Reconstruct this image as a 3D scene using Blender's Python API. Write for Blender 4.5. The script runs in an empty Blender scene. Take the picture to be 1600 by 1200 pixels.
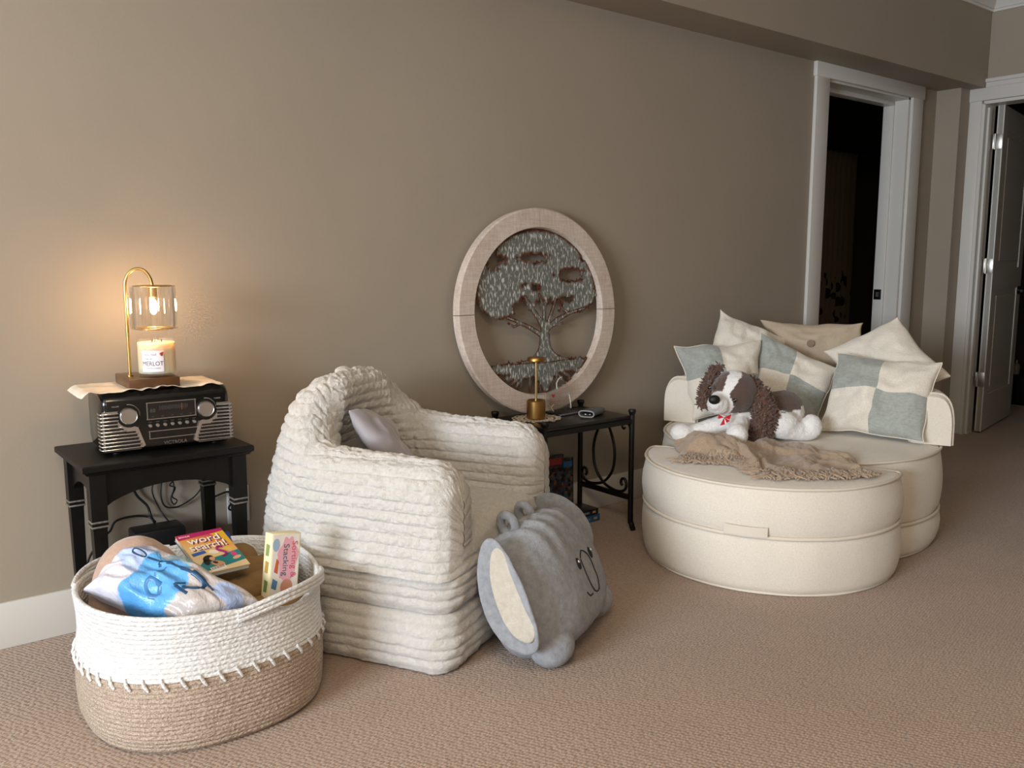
import bpy, bmesh, math, random
from mathutils import Vector, Matrix, noise
random.seed(7)
PI = math.pi
SC = bpy.context.scene
COL = SC.collection

# ------------------------------------------------------------------ camera
cam_data = bpy.data.cameras.new('camera')
cam_data.sensor_width = 36.0
cam_data.lens = 1365.0 / 1600.0 * 36.0
cam_data.clip_start = 0.02
cam = bpy.data.objects.new('camera', cam_data)
COL.objects.link(cam)
AZ, PITCH = math.radians(51.7), math.radians(8.0)
cam.location = (0, 0, 1.04)
cam.rotation_euler = (PI/2 - PITCH, 0, AZ - PI/2)
SC.camera = cam

# ------------------------------------------------------------------ world, daylight, exposure
SC.view_settings.view_transform = 'Standard'
SC.view_settings.look = 'None'
SC.view_settings.gamma = 1.0
SC.view_settings.use_curve_mapping = False
SC.view_settings.exposure = 0.08
world = bpy.data.worlds.new('sky'); SC.world = world
world.use_nodes = True
bg = world.node_tree.nodes['Background']
bg.inputs[0].default_value = (0.62, 0.78, 1.0, 1)
bg.inputs[1].default_value = 0.6

def area_light(name, loc, target, sx, sy, power, color):
    d = bpy.data.lights.new(name, 'AREA'); d.shape = 'RECTANGLE'
    d.size = sx; d.size_y = sy; d.energy = power; d.color = color
    o = bpy.data.objects.new(name, d); COL.objects.link(o)
    o.location = loc
    o.rotation_euler = (Vector(target) - Vector(loc)).to_track_quat('-Z', 'Y').to_euler()
    return o
# daylight outside the left window, plus an added fill behind the viewer
area_light('daylight_left', (-3.54, 0.25, 1.40), (0.0, 0.65, 1.15), 1.9, 1.05, 262, (0.81, 0.90, 1.0))
area_light('fill_rear', (-1.8, -2.64, 1.4), (-1.8, 0, 1.2), 1.6, 1.2, 20, (1.0, 0.92, 0.80))  # unseen fill added to lift the faces turned towards the viewer
# warm flush ceiling lamp over the middle of the room
area_light('ceiling_lamp', (-0.2, -0.2, 2.50), (-0.2, -0.2, 0), 0.8, 0.8, 36, (1.0, 0.76, 0.50))

# ------------------------------------------------------------------ materials
def lin(h):
    if isinstance(h, str):
        h = h.lstrip('#'); c = [int(h[i:i+2], 16)/255 for i in (0, 2, 4)]
    else: c = h
    return tuple((v/12.92 if v <= .04045 else ((v+.055)/1.055)**2.4) for v in c) + (1.0,)

class NT:
    def __init__(s, name):
        s.m = bpy.data.materials.new(name); s.m.use_nodes = True
        s.t = s.m.node_tree; s.b = s.t.nodes['Principled BSDF']; s.out = s.t.nodes['Material Output']
    def n(s, typ, **kw):
        x = s.t.nodes.new(typ)
        for k, v in kw.items():
            if k in x.inputs: x.inputs[k].default_value = v
            else: setattr(x, k, v)
        return x
    def l(s, a, b): s.t.links.new(a, b)
    def coord(s, which='Object'):
        return s.n('ShaderNodeTexCoord').outputs[which]
    def noise(s, vec, scale, detail=3, rough=.5):
        x = s.n('ShaderNodeTexNoise'); x.inputs['Scale'].default_value = scale
        x.inputs['Detail'].default_value = detail; x.inputs['Roughness'].default_value = rough
        if vec is not None: s.l(vec, x.inputs['Vector'])
        return x.outputs['Fac']
    def mapping(s, vec, scale=(1,1,1), rot=(0,0,0), loc=(0,0,0)):
        x = s.n('ShaderNodeMapping'); x.inputs['Scale'].default_value = scale
        x.inputs['Rotation'].default_value = rot; x.inputs['Location'].default_value = loc
        s.l(vec, x.inputs['Vector']); return x.outputs['Vector']
    def ramp(s, fac, stops, interp='LINEAR'):
        x = s.n('ShaderNodeValToRGB'); x.color_ramp.interpolation = interp
        e = x.color_ramp.elements
        e[0].position, e[0].color = stops[0]; e[1].position, e[1].color = stops[1]
        for p, c in stops[2:]:
            q = e.new(p); q.color = c
        s.l(fac, x.inputs['Fac']); return x.outputs['Color']
    def mix(s, fac, a, b, blend='MIX'):
        x = s.n('ShaderNodeMix', data_type='RGBA', blend_type=blend)
        for sock, v in ((x.inputs[0], fac), (x.inputs[6], a), (x.inputs[7], b)):
            if hasattr(v, 'links'): s.l(v, sock)
            else: sock.default_value = v
        return x.outputs[2]
    def math(s, op, a, b=None, c=None):
        x = s.n('ShaderNodeMath', operation=op)
        for i, v in enumerate((a, b, c)):
            if v is None: continue
            if hasattr(v, 'links'): s.l(v, x.inputs[i])
            else: x.inputs[i].default_value = v
        return x.outputs[0]
    def bump(s, h, strength=.3, dist=.01):
        x = s.n('ShaderNodeBump'); x.inputs['Strength'].default_value = strength
        x.inputs['Distance'].default_value = dist; s.l(h, x.inputs['Height'])
        s.l(x.outputs['Normal'], s.b.inputs['Normal']); return x

MATS = {}
def mat(name, color, rough=.6, metal=0., bump=None, vary=None, sheen=0., coat=0., spec=None, sss=0., trans=0.):
    """bump=(scale,strength,dist); vary=(scale,amount)"""
    if name in MATS: return MATS[name]
    k = NT(name); c = lin(color)
    k.b.inputs['Base Color'].default_value = c
    k.b.inputs['Roughness'].default_value = rough
    k.b.inputs['Metallic'].default_value = metal
    if sheen: k.b.inputs['Sheen Weight'].default_value = sheen; k.b.inputs['Sheen Roughness'].default_value = .5
    if coat: k.b.inputs['Coat Weight'].default_value = coat; k.b.inputs['Coat Roughness'].default_value = .05
    if spec is not None: k.b.inputs['Specular IOR Level'].default_value = spec
    if sss:
        k.b.inputs['Subsurface Weight'].default_value = sss
        k.b.inputs['Subsurface Radius'].default_value = (.02, .012, .006)
    if trans: k.b.inputs['Transmission Weight'].default_value = trans
    co = k.coord()
    if vary:
        f = k.noise(co, vary[0], 4, .6); a = vary[1]
        lo = tuple(v*(1-a) for v in c[:3])+(1,); hi = tuple(min(1, v*(1+a)) for v in c[:3])+(1,)
        k.l(k.ramp(f, [(.3, lo), (.7, hi)]), k.b.inputs['Base Color'])
    if bump: k.bump(k.noise(co, bump[0], 3), bump[1], bump[2])
    MATS[name] = k.m
    return k.m

def wall_material():
    k = NT('taupe_wall_paint'); co = k.coord()
    f = k.noise(co, 2.0, 2)
    c = lin('#9d9181'); k.l(k.ramp(f, [(.3, tuple(v*.97 for v in c[:3])+(1,)), (.7, tuple(v*1.03 for v in c[:3])+(1,))]), k.b.inputs['Base Color'])
    k.b.inputs['Roughness'].default_value = .62; k.b.inputs['Specular IOR Level'].default_value = .35
    k.bump(k.noise(co, 190, 2), .10, .002)
    return k.m
def carpet_material():
    k = NT('beige_loop_carpet'); co = k.coord()
    mp = k.mapping(co, scale=(88, 135, 80), rot=(0, 0, math.radians(-18)))
    v = k.n('ShaderNodeTexVoronoi', feature='F1'); v.inputs['Scale'].default_value = 1.0; v.inputs['Randomness'].default_value = .42
    k.l(mp, v.inputs['Vector'])
    n1 = k.noise(co, 3.0, 3); n2 = k.noise(co, 260, 2)
    base = k.ramp(n1, [(.3, lin('#a68e7b')), (.7, lin('#b39b88'))])
    fleck = k.ramp(n2, [(.35, lin('#8d7564')), (.65, lin('#bfa793'))])
    c = k.mix(.45, base, fleck)
    gap = k.ramp(v.outputs['Distance'], [(.38, (1, 1, 1, 1)), (.75, (.74, .71, .68, 1))])
    k.l(k.mix(1.0, c, gap, 'MULTIPLY'), k.b.inputs['Base Color'])
    k.b.inputs['Roughness'].default_value = .95; k.b.inputs['Specular IOR Level'].default_value = .1
    k.b.inputs['Sheen Weight'].default_value = .25
    inv = k.math('SUBTRACT', 1.0, v.outputs['Distance'])
    k.bump(inv, .7, .006)
    return k.m
M_WALL = wall_material(); M_CARPET = carpet_material()
M_TRIM = mat('white_trim_paint', '#d2cfc8', .35, bump=(60, .03, .001))
M_CEIL = mat('ceiling_paint', '#d8d3c8', .8, bump=(120, .1, .002))

# ------------------------------------------------------------------ mesh helpers
def link(name, me, m=None, parent=None, smooth=False):
    o = bpy.data.objects.new(name, me); COL.objects.link(o)
    if m is not None:
        for x in (m if isinstance(m, (list, tuple)) else [m]): me.materials.append(x)
    if parent is not None: o.parent = parent
    if smooth:
        me.polygons.foreach_set('use_smooth', [True]*len(me.polygons))
    return o
def raw(name, vs, fs, m=None, parent=None, smooth=False):
    me = bpy.data.meshes.new(name); me.from_pydata([tuple(v) for v in vs], [], fs); me.update()
    return link(name, me, m, parent, smooth)
def frombm(name, bm, m=None, parent=None, smooth=False, angle=None):
    bmesh.ops.recalc_face_normals(bm, faces=bm.faces)
    me = bpy.data.meshes.new(name); bm.to_mesh(me); bm.free()
    o = link(name, me, m, parent, smooth or angle is not None)
    if angle is not None:
        try: me.set_sharp_from_angle(angle=math.radians(angle))
        except Exception: pass
    return o
def thing(name, label, cat, loc=(0,0,0), rotz=0., group=None, rot=None):
    o = bpy.data.objects.new(name, None); COL.objects.link(o); o.empty_display_size = .05
    o.location = loc; o.rotation_euler = rot if rot else (0, 0, rotz)
    return tag(o, label, cat, group)
def tag(o, label, cat, group=None):
    o['label'] = label; o['category'] = cat
    if group: o['group'] = group
    return o
def struct(o, label=None, cat=None):
    o['kind'] = 'structure'
    if label: o['label'] = label
    if cat: o['category'] = cat
    return o
def bmbox(bm, c, s, mtx=None, bevel=0., seg=2):
    r = bmesh.ops.create_cube(bm, size=1.0); vs = r['verts']
    for v in vs: v.co = Vector((v.co.x*s[0]+c[0], v.co.y*s[1]+c[1], v.co.z*s[2]+c[2]))
    if bevel:
        es = list({e for v in vs for e in v.link_edges})
        rb = bmesh.ops.bevel(bm, geom=es, offset=bevel, segments=seg, profile=.5, affect='EDGES')
        vs = list({v for f in rb['faces'] for v in f.verts} | {v for v in vs if v.is_valid})
    if mtx is not None: bmesh.ops.transform(bm, matrix=mtx, verts=[v for v in vs if v.is_valid])
    return vs
def box(name, c, s, m, parent=None, bevel=0., seg=2, mtx=None):
    bm = bmesh.new(); bmbox(bm, c, s, None, bevel, seg)
    if mtx is not None: bmesh.ops.transform(bm, matrix=mtx, verts=bm.verts)
    return frombm(name, bm, m, parent, angle=35 if bevel else None)
def boxes(name, lst, m, parent=None, bevel=0.):
    bm = bmesh.new()
    for c, s in lst: bmbox(bm, c, s, None, bevel)
    return frombm(name, bm, m, parent, angle=35 if bevel else None)
def ab(name, a, b, m, parent=None, bevel=0.):
    c = [(a[i]+b[i])/2 for i in range(3)]; s = [abs(b[i]-a[i]) for i in range(3)]
    return box(name, c, s, m, parent, bevel)
def tube_into(bm, pts, r, seg=8, closed=False, flat=1.0):
    pts = [Vector(p) for p in pts]; n = len(pts); rings = []
    rad = r if isinstance(r, (list, tuple)) else [r]*n
    up = None
    for i, p in enumerate(pts):
        if closed: t = (pts[(i+1) % n]-pts[i-1])
        else: t = pts[min(i+1, n-1)]-pts[max(i-1, 0)]
        if t.length < 1e-9: t = Vector((0, 0, 1))
        t.normalize()
        if up is None:
            up = Vector((0, 0, 1)) if abs(t.z) < .9 else Vector((1, 0, 0))
        a = up - t*up.dot(t)
        if a.length < 1e-6: a = t.orthogonal()
        a.normalize(); b = t.cross(a); up = a
        rings.append([bm.verts.new(p+(a*math.cos(2*PI*j/seg)*flat+b*math.sin(2*PI*j/seg))*rad[i]) for j in range(seg)])
    m_ = n if closed else n-1
    for i in range(m_):
        A, B = rings[i], rings[(i+1) % n]
        for j in range(seg): bm.faces.new((A[j], A[(j+1) % seg], B[(j+1) % seg], B[j]))
    if not closed:
        bm.faces.new(rings[0][::-1]); bm.faces.new(rings[-1])
def tube(name, pts, r, m, parent=None, seg=10, closed=False, flat=1.0):
    bm = bmesh.new(); tube_into(bm, pts, r, seg, closed, flat)
    return frombm(name, bm, m, parent, angle=50)
def spline(pts, n=8, closed=False):
    P = [Vector(p) for p in pts]; out = []; N = len(P)
    rng = range(N if closed else N-1)
    for i in rng:
        if closed: p0, p1, p2, p3 = P[i-1], P[i], P[(i+1) % N], P[(i+2) % N]
        else: p0, p1, p2, p3 = P[max(i-1, 0)], P[i], P[i+1], P[min(i+2, N-1)]
        for k in range(n):
            t = k/n
            out.append(.5*((2*p1)+(-p0+p2)*t+(2*p0-5*p1+4*p2-p3)*t*t+(-p0+3*p1-3*p2+p3)*t**3))
    if not closed: out.append(P[-1])
    return out
def lathe(name, prof, m, parent=None, seg=32, loc=(0,0,0)):
    vs, fs = [], []; n = len(prof)
    for r, z in prof:
        for j in range(seg):
            a = 2*PI*j/seg; vs.append((loc[0]+r*math.cos(a), loc[1]+r*math.sin(a), loc[2]+z))
    for i in range(n-1):
        for j in range(seg):
            fs.append((i*seg+j, i*seg+(j+1) % seg, (i+1)*seg+(j+1) % seg, (i+1)*seg+j))
    fs.append(tuple(range(seg))[::-1]); fs.append(tuple((n-1)*seg+j for j in range(seg)))
    bm = bmesh.new(); me = bpy.data.meshes.new('t'); me.from_pydata(vs, [], fs); bm.from_mesh(me); bpy.data.meshes.remove(me)
    bmesh.ops.remove_doubles(bm, verts=bm.verts, dist=1e-6)
    return frombm(name, bm, m, parent, angle=40)
def cyl(name, r, z0, z1, m, parent=None, loc=(0,0), seg=32, bev=.002):
    return lathe(name, [(r-bev, z0), (r, z0+bev), (r, z1-bev), (r-bev, z1)], m, parent, seg, (loc[0], loc[1], 0))
def prism_into(bm, pts, d, mtx=None, z0=0.):
    """2D outline in XY, extruded z0..z0+d"""
    a = [bm.verts.new((p[0], p[1], z0)) for p in pts]; b = [bm.verts.new((p[0], p[1], z0+d)) for p in pts]
    n = len(pts)
    bm.faces.new(a[::-1]); bm.faces.new(b)
    for i in range(n): bm.faces.new((a[i], a[(i+1) % n], b[(i+1) % n], b[i]))
    if mtx is not None: bmesh.ops.transform(bm, matrix=mtx, verts=a+b)
    return a+b
def prism(name, pts, d, m, parent=None, mtx=None, z0=0., bevel=0.):
    bm = bmesh.new(); prism_into(bm, pts, d, None, z0)
    if bevel: bmesh.ops.bevel(bm, geom=list(bm.edges), offset=bevel, segments=2, profile=.5, affect='EDGES')
    if mtx is not None: bmesh.ops.transform(bm, matrix=mtx, verts=bm.verts)
    return frombm(name, bm, m, parent, angle=40)
def frame(o, x, y, z):
    m = Matrix.Identity(4)
    for i in range(3): m[i][0], m[i][1], m[i][2], m[i][3] = x[i], y[i], z[i], o[i]
    return m
def text(name, s, size, m, parent, mtx, extrude=.0004, align='CENTER', shear=0., width=1.0):
    cu = bpy.data.curves.new(name, 'FONT'); cu.body = s; cu.size = size; cu.extrude = extrude
    cu.align_x = align; cu.align_y = 'CENTER'; cu.shear = shear; cu.resolution_u = 3
    o = bpy.data.objects.new(name, cu); COL.objects.link(o)
    dg = bpy.context.evaluated_depsgraph_get(); me = bpy.data.meshes.new_from_object(o.evaluated_get(dg))
    bpy.data.objects.remove(o); bpy.data.curves.remove(cu)
    me.transform(mtx @ Matrix.Diagonal((width, 1, 1, 1))); me.name = name; me.materials.clear()
    return link(name, me, m, parent)
def surf(name, fn, nu, nv, m, parent=None, wu=False, wv=False, capu=False, uv=True):
    """fn(u,v)->xyz on a grid; wrapped directions close on themselves"""
    vs = []; UV = []
    for i in range(nu):
        for j in range(nv):
            u = i/(nu if wu else nu-1); v = j/(nv if wv else nv-1)
            vs.append(fn(u, v)); UV.append((u, v))
    fs = []
    for i in range(nu if wu else nu-1):
        for j in range(nv if wv else nv-1):
            a, b = i, (i+1) % nu; c, d = j, (j+1) % nv
            fs.append((a*nv+c, b*nv+c, b*nv+d, a*nv+d))
    if capu and wv:
        fs.append(tuple(range(nv))[::-1]); fs.append(tuple((nu-1)*nv+j for j in range(nv)))
    o = raw(name, vs, fs, m, parent, True)
    if uv:
        l = o.data.uv_layers.new(name='UVMap')
        for lp in o.data.loops: l.data[lp.index].uv = UV[lp.vertex_index]
    bm = bmesh.new(); bm.from_mesh(o.data); bmesh.ops.recalc_face_normals(bm, faces=bm.faces); bm.to_mesh(o.data); bm.free()
    return o
def ellipsoid_into(bm, c, r, rot=None, sub=3):
    rr = bmesh.ops.create_icosphere(bm, subdivisions=sub, radius=1.0)
    m_ = Matrix.Translation(c) @ (rot.to_4x4() if rot is not None else Matrix.Identity(4)) @ Matrix.Diagonal((*([r]*3 if isinstance(r, (int, float)) else r), 1))
    bmesh.ops.transform(bm, matrix=m_, verts=rr['verts'])
def ellipsoid(name, c, r, m, parent=None, rot=None, sub=3):
    bm = bmesh.new(); ellipsoid_into(bm, c, r, rot, sub); return frombm(name, bm, m, parent, True)
def capsule_into(bm, a, b, ra, rb, n=9):
    a, b = Vector(a), Vector(b)
    for i in range(n):
        t = i/(n-1); ellipsoid_into(bm, a.lerp(b, t), ra+(rb-ra)*t, sub=2)
def remesh(name, bm, voxel, m, parent=None, smooth_it=4, noise_amp=0., noise_scale=60.):
    """one continuous skin over the overlapping volumes in bm"""
    me = bpy.data.meshes.new('tmp'); bm.to_mesh(me); bm.free()
    o = bpy.data.objects.new('tmp', me); COL.objects.link(o)
    md = o.modifiers.new('r', 'REMESH'); md.mode = 'VOXEL'; md.voxel_size = voxel
    ms = o.modifiers.new('s', 'SMOOTH'); ms.factor = .5; ms.iterations = smooth_it
    dg = bpy.context.evaluated_depsgraph_get(); out = bpy.data.meshes.new_from_object(o.evaluated_get(dg))
    bpy.data.objects.remove(o); bpy.data.meshes.remove(me)
    out.name = name
    if noise_amp:
        ns = [v.normal.copy() for v in out.vertices]
        for v, nn in zip(out.vertices, ns):
            v.co += nn*noise_amp*(noise.noise(v.co*noise_scale)+.6*noise.noise(v.co*noise_scale*2.3))
    out.materials.clear()
    return link(name, out, m, parent, True)
def vcol(o, fn, name='tint'):
    a = o.data.color_attributes.new(name, 'FLOAT_COLOR', 'POINT')
    for i, v in enumerate(o.data.vertices): a.data[i].color = fn(v.co, v.normal)
def vcol_material(name, rough=.9, bump=None, sheen=.3):
    k = NT(name); at = k.n('ShaderNodeAttribute', attribute_name='tint')
    k.l(at.outputs['Color'], k.b.inputs['Base Color']); k.b.inputs['Roughness'].default_value = rough
    k.b.inputs['Sheen Weight'].default_value = sheen
    if bump: k.bump(k.noise(k.coord(), bump[0], 4, .65), bump[1], bump[2])
    return k.m

# ------------------------------------------------------------------ room shell
WY, XR, ZC = 2.624, 5.38, 2.56
XL, YB = -3.4, -2.5
XC, YC = 5.25, 2.484            # the short return wall by the right-hand door
SY, SZ = 2.40, 2.027            # soffit front and underside
T = .12
struct(ab('floor', (XL-.2, YB-.2, -.1), (9.2, 5.2, 0), M_CARPET))
struct(ab('ceiling', (XL-.2, YB-.2, ZC), (9.2, 5.2, ZC+.1), M_CEIL))
D1 = (4.112, 4.95, 1.958)
struct(boxes('wall_back', [(((XL+D1[0])/2, WY+T/2, ZC/2), (D1[0]-XL, T, ZC)), (((D1[1]+XC)/2, WY+T/2, ZC/2), (XC-D1[1], T, ZC)),
       (((D1[0]+D1[1])/2, WY+T/2, (ZC+D1[2])/2), (D1[1]-D1[0], T, ZC-D1[2]))], M_WALL))
struct(ab('wall_return', (XC, YC, 0), (XR, WY+T, ZC), M_WALL))
D2 = (1.56, 2.395, 1.94)
struct(boxes('wall_right', [((XR+T/2, (YB+D2[0])/2, ZC/2), (T, D2[0]-YB, ZC)), ((XR+T/2, (D2[1]+WY+T)/2, ZC/2), (T, WY+T-D2[1], ZC)),
       ((XR+T/2, (D2[0]+D2[1])/2, (ZC+D2[2])/2), (T, D2[1]-D2[0], ZC-D2[2]))], M_WALL))
# left wall with its window; rear wall opened for the added fill
def wall_with_hole(name, axis, pos, lo, hi, h0, h1, z0, z1):
    L = []
    def seg(a0, a1, b0, b1):
        if axis == 'x': L.append(((pos, (a0+a1)/2, (b0+b1)/2), (T, a1-a0, b1-b0)))
        else: L.append((((a0+a1)/2, pos, (b0+b1)/2), (a1-a0, T, b1-b0)))
    seg(lo, h0, 0, ZC); seg(h1, hi, 0, ZC); seg(h0, h1, 0, z0); seg(h0, h1, z1, ZC)
    return struct(boxes(name, L, M_WALL))
wall_with_hole('wall_left', 'x', XL-T/2, YB, WY+T, -.75, 1.25, .82, 1.98)
wall_with_hole('wall_front', 'y', YB-T/2, XL, XR+T, -2.6, -1.0, .8, 2.0)
def window(name, axis, pos, a0, a1, z0, z1):
    L = []
    def seg(b0, b1, c0, c1):
        if axis == 'x': L.append(((pos, (b0+b1)/2, (c0+c1)/2), (.05, b1-b0, c1-c0)))
        else: L.append((((b0+b1)/2, pos, (c0+c1)/2), (b1-b0, .05, c1-c0)))
    w = .05
    seg(a0, a1, z0, z0+w); seg(a0, a1, z1-w, z1); seg(a0, a0+w, z0+w, z1-w); seg(a1-w, a1, z0+w, z1-w)
    return struct(boxes(name, L, M_TRIM))
window('window_1', 'x', XL-.06, -.75, 1.25, .82, 1.98)
window('window_added', 'y', YB-.06, -2.6, -1.0, .8, 2.0)  # unseen frame added round the opening of the rear fill
# soffit along the main wall, with its crown
struct(ab('trim_1', (XL, SY, SZ), (XR, WY, ZC), M_WALL), 'painted soffit box running above the main wall to the right corner', 'soffit')
def crown(name, p0, p1, inward):
    """moulding profile swept from p0 to p1; inward = unit vector off the wall"""
    prof = [(0, -.118), (.008, -.118), (.010, -.106), (.016, -.104), (.020, -.094), (.030, -.075), (.048, -.045), (.068, -.026), (.080, -.022), (.082, -.012), (.094, -.010), (.096, 0), (0, 0)]
    bm = bmesh.new(); r0 = []; r1 = []
    for d, z in prof:
        r0.append(bm.verts.new((p0[0]+inward[0]*d, p0[1]+inward[1]*d, ZC+z)))
        r1.append(bm.verts.new((p1[0]+inward[0]*d, p1[1]+inward[1]*d, ZC+z)))
    n = len(prof)
    for i in range(n): bm.faces.new((r0[i], r0[(i+1) % n], r1[(i+1) % n], r1[i]))
    bm.faces.new(r0); bm.faces.new(r1[::-1])
    return struct(frombm(name, bm, M_TRIM))
crown('trim_2', (XL, SY), (XR, SY), (0, -1))
crown('trim_3', (XR, YB), (XR, SY), (-1, 0))
# baseboards
def bboard(name, a, b, off):
    d = .014; h = .128
    c = ((a[0]+b[0])/2+off[0]*d/2, (a[1]+b[1])/2+off[1]*d/2, h/2)
    s = (abs(b[0]-a[0]) if off[0] == 0 else d, abs(b[1]-a[1]) if off[1] == 0 else d, h)
    return struct(box(name, c, s, M_TRIM, None, .003))
bboard('baseboard_back', (XL+.06, WY), (3.998, WY), (0, -1))
bboard('baseboard_corner', (5.07, WY), (XC, WY), (0, -1))
bboard('baseboard_return', (XC, YC), (XC, WY-.014), (-1, 0))
bboard('baseboard_right', (XR, YB+.1), (XR, D2[0]-.09), (-1, 0))

# door 1: cased opening with a deep jamb, dark room behind it
def casing(name, segs, m=M_TRIM): return struct(boxes(name, segs, m, None, .002))
d1 = struct(boxes('door_1', [
    ((4.055, WY-.009, .98), (.114, .018, 1.96)), ((5.008, WY-.009, .98), (.114, .018, 1.96)),
    ((4.531, WY-.011, 1.9915), (1.085, .022, .071))], M_TRIM, None, .002))
box('jamb', (4.118, WY+.075, .98), (.016, .15, 1.96), M_TRIM, d1)
box('jamb', (4.942, WY+.075, .98), (.016, .15, 1.96), M_TRIM, d1)
box('jamb', (4.53, WY+.075, 1.954), (.84, .15, .016), M_TRIM, d1)
box('door_stop', (4.928, WY+.11, .97), (.012, .06, 1.94), M_TRIM, d1, .002)
box('door_stop', (4.132, WY+.11, .97), (.012, .06, 1.94), M_TRIM, d1, .002)
box('door_stop', (4.53, WY+.11, 1.934), (.80, .06, .024), M_TRIM, d1, .002)
M_BLACKMETAL = mat('black_metal', '#121212', .4, .6)
sp = box('strike_plate', (4.9205, WY+.115, .845), (.003, .045, .06), M_BLACKMETAL, d1, .001)
box('strike_hole', (4.9185, WY+.115, .845), (.002, .018, .028), mat('satin_nickel', '#b5b2ab', .35, 1.0), sp)
# rooms beyond the doors
M_DARK = mat('dimmed_wall_paint', '#51483d', .8)  # wall paint with the dimness of the rooms beyond put into its colour
def room(names, x0, x1, y0, y1, skip):
    S = {'left': ((x0, (y0+y1)/2, ZC/2), (.06, y1-y0, ZC)), 'right': ((x1, (y0+y1)/2, ZC/2), (.06, y1-y0, ZC)),
         'back': (((x0+x1)/2, y1, ZC/2), (x1-x0, .06, ZC)), 'front': (((x0+x1)/2, y0, ZC/2), (x1-x0, .06, ZC))}
    for k_, nm in names.items(): struct(box(nm, *S[k_], M_DARK))
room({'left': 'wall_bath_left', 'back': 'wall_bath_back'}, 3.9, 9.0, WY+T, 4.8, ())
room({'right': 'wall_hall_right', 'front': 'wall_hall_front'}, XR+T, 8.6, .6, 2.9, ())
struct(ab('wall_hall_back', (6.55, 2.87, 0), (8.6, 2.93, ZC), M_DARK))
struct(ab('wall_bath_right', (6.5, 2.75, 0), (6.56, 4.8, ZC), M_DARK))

# door 2: casing with capped head, jambs, open two-panel leaf
cx = XR-.009
d2 = struct(boxes('door_2', [
    ((cx, 2.448, .978), (.018, .070, 1.956)), ((cx, 1.515, .978), (.018, .09, 1.956)),
    ((XR-.011, 1.985, 1.9915), (.022, 1.01, .071)), ((XR-.011, 1.93, 2.041), (.022, .936, .028)),
    ((XR-.015, 1.925, 2.065), (.030, .948, .020))], M_TRIM, None, .002))
box('jamb', (XR+.05, 2.403, .97), (.13, .018, 1.94), M_TRIM, d2)
box('jamb', (XR+.05, 1.552, .97), (.13, .018, 1.94), M_TRIM, d2)
box('jamb', (XR+.05, 1.978, 1.945), (.13, .85, .018), M_TRIM, d2)
box('door_stop', (XR+.04, 2.389, .96), (.04, .012, 1.92), M_TRIM, d2, .002)
leaf = bpy.data.objects.new('leaf_pivot', None)
def door_leaf():
    """panelled slab; local X runs from the hinge edge, face at -Y towards the viewer"""
    w, h, t = .80, 1.925, .036
    bm = bmesh.new()
    bmbox(bm, (w/2, 0, h/2), (w, t-.012, h))
    for (x0, x1, z0, z1) in ((0, .11, 0, h), (w-.11, w, 0, h), (.11, w-.11, 0, .22), (.11, w-.11, .86, .99), (.11, w-.11, h-.13, h)):
        bmbox(bm, ((x0+x1)/2, 0, (z0+z1)/2), (x1-x0, t, z1-z0))
    for (z0, z1) in ((.22, .86), (.99, h-.13)):
        for s in (-1, 1):
            bmbox(bm, (w/2, s*(t/2-.006), (z0+z1)/2), (w-.30, .008, z1-z0-.08), None, .003)
    return bm
bpy.data.objects.remove(leaf)
ang = math.radians(11)
LM = Matrix.Translation((5.478, 2.352, .012)) @ Matrix.Rotation(ang, 4, 'Z')
bm = door_leaf(); bmesh.ops.transform(bm, matrix=LM, verts=bm.verts)
M_LEAF = mat('door_leaf_paint', '#c9c5bb', .45)
lf = frombm('leaf', bm, M_LEAF, d2)
M_NICKEL = MATS['satin_nickel']
for hz in (.32, 1.0, 1.72):
    bm = bmesh.new()
    bmbox(bm, (-.004, 0, hz), (.004, .034, .085), None, .0008)
    bmbox(bm, (-.010, .028, hz), (.022, .008, .085), None, .0008)
    tube_into(bm, [(-.008, .021, hz-.045), (-.008, .021, hz+.045)], .006, 10)
    bmesh.ops.transform(bm, matrix=LM, verts=bm.verts); frombm('hinge', bm, M_NICKEL, d2, angle=40)
bm = bmesh.new()
tube_into(bm, [(.735, -.018, .84), (.735, -.028, .84)], .028, 20)
tube_into(bm, [(.735, -.028, .84), (.735, -.058, .84)], .010, 12)
tube_into(bm, [(.735, -.055, .84), (.70, -.058, .84), (.635, -.056, .838)], .009, 10)
bmesh.ops.transform(bm, matrix=LM, verts=bm.verts); frombm('lever_handle', bm, M_BLACKMETAL, d2, angle=40)

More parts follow.
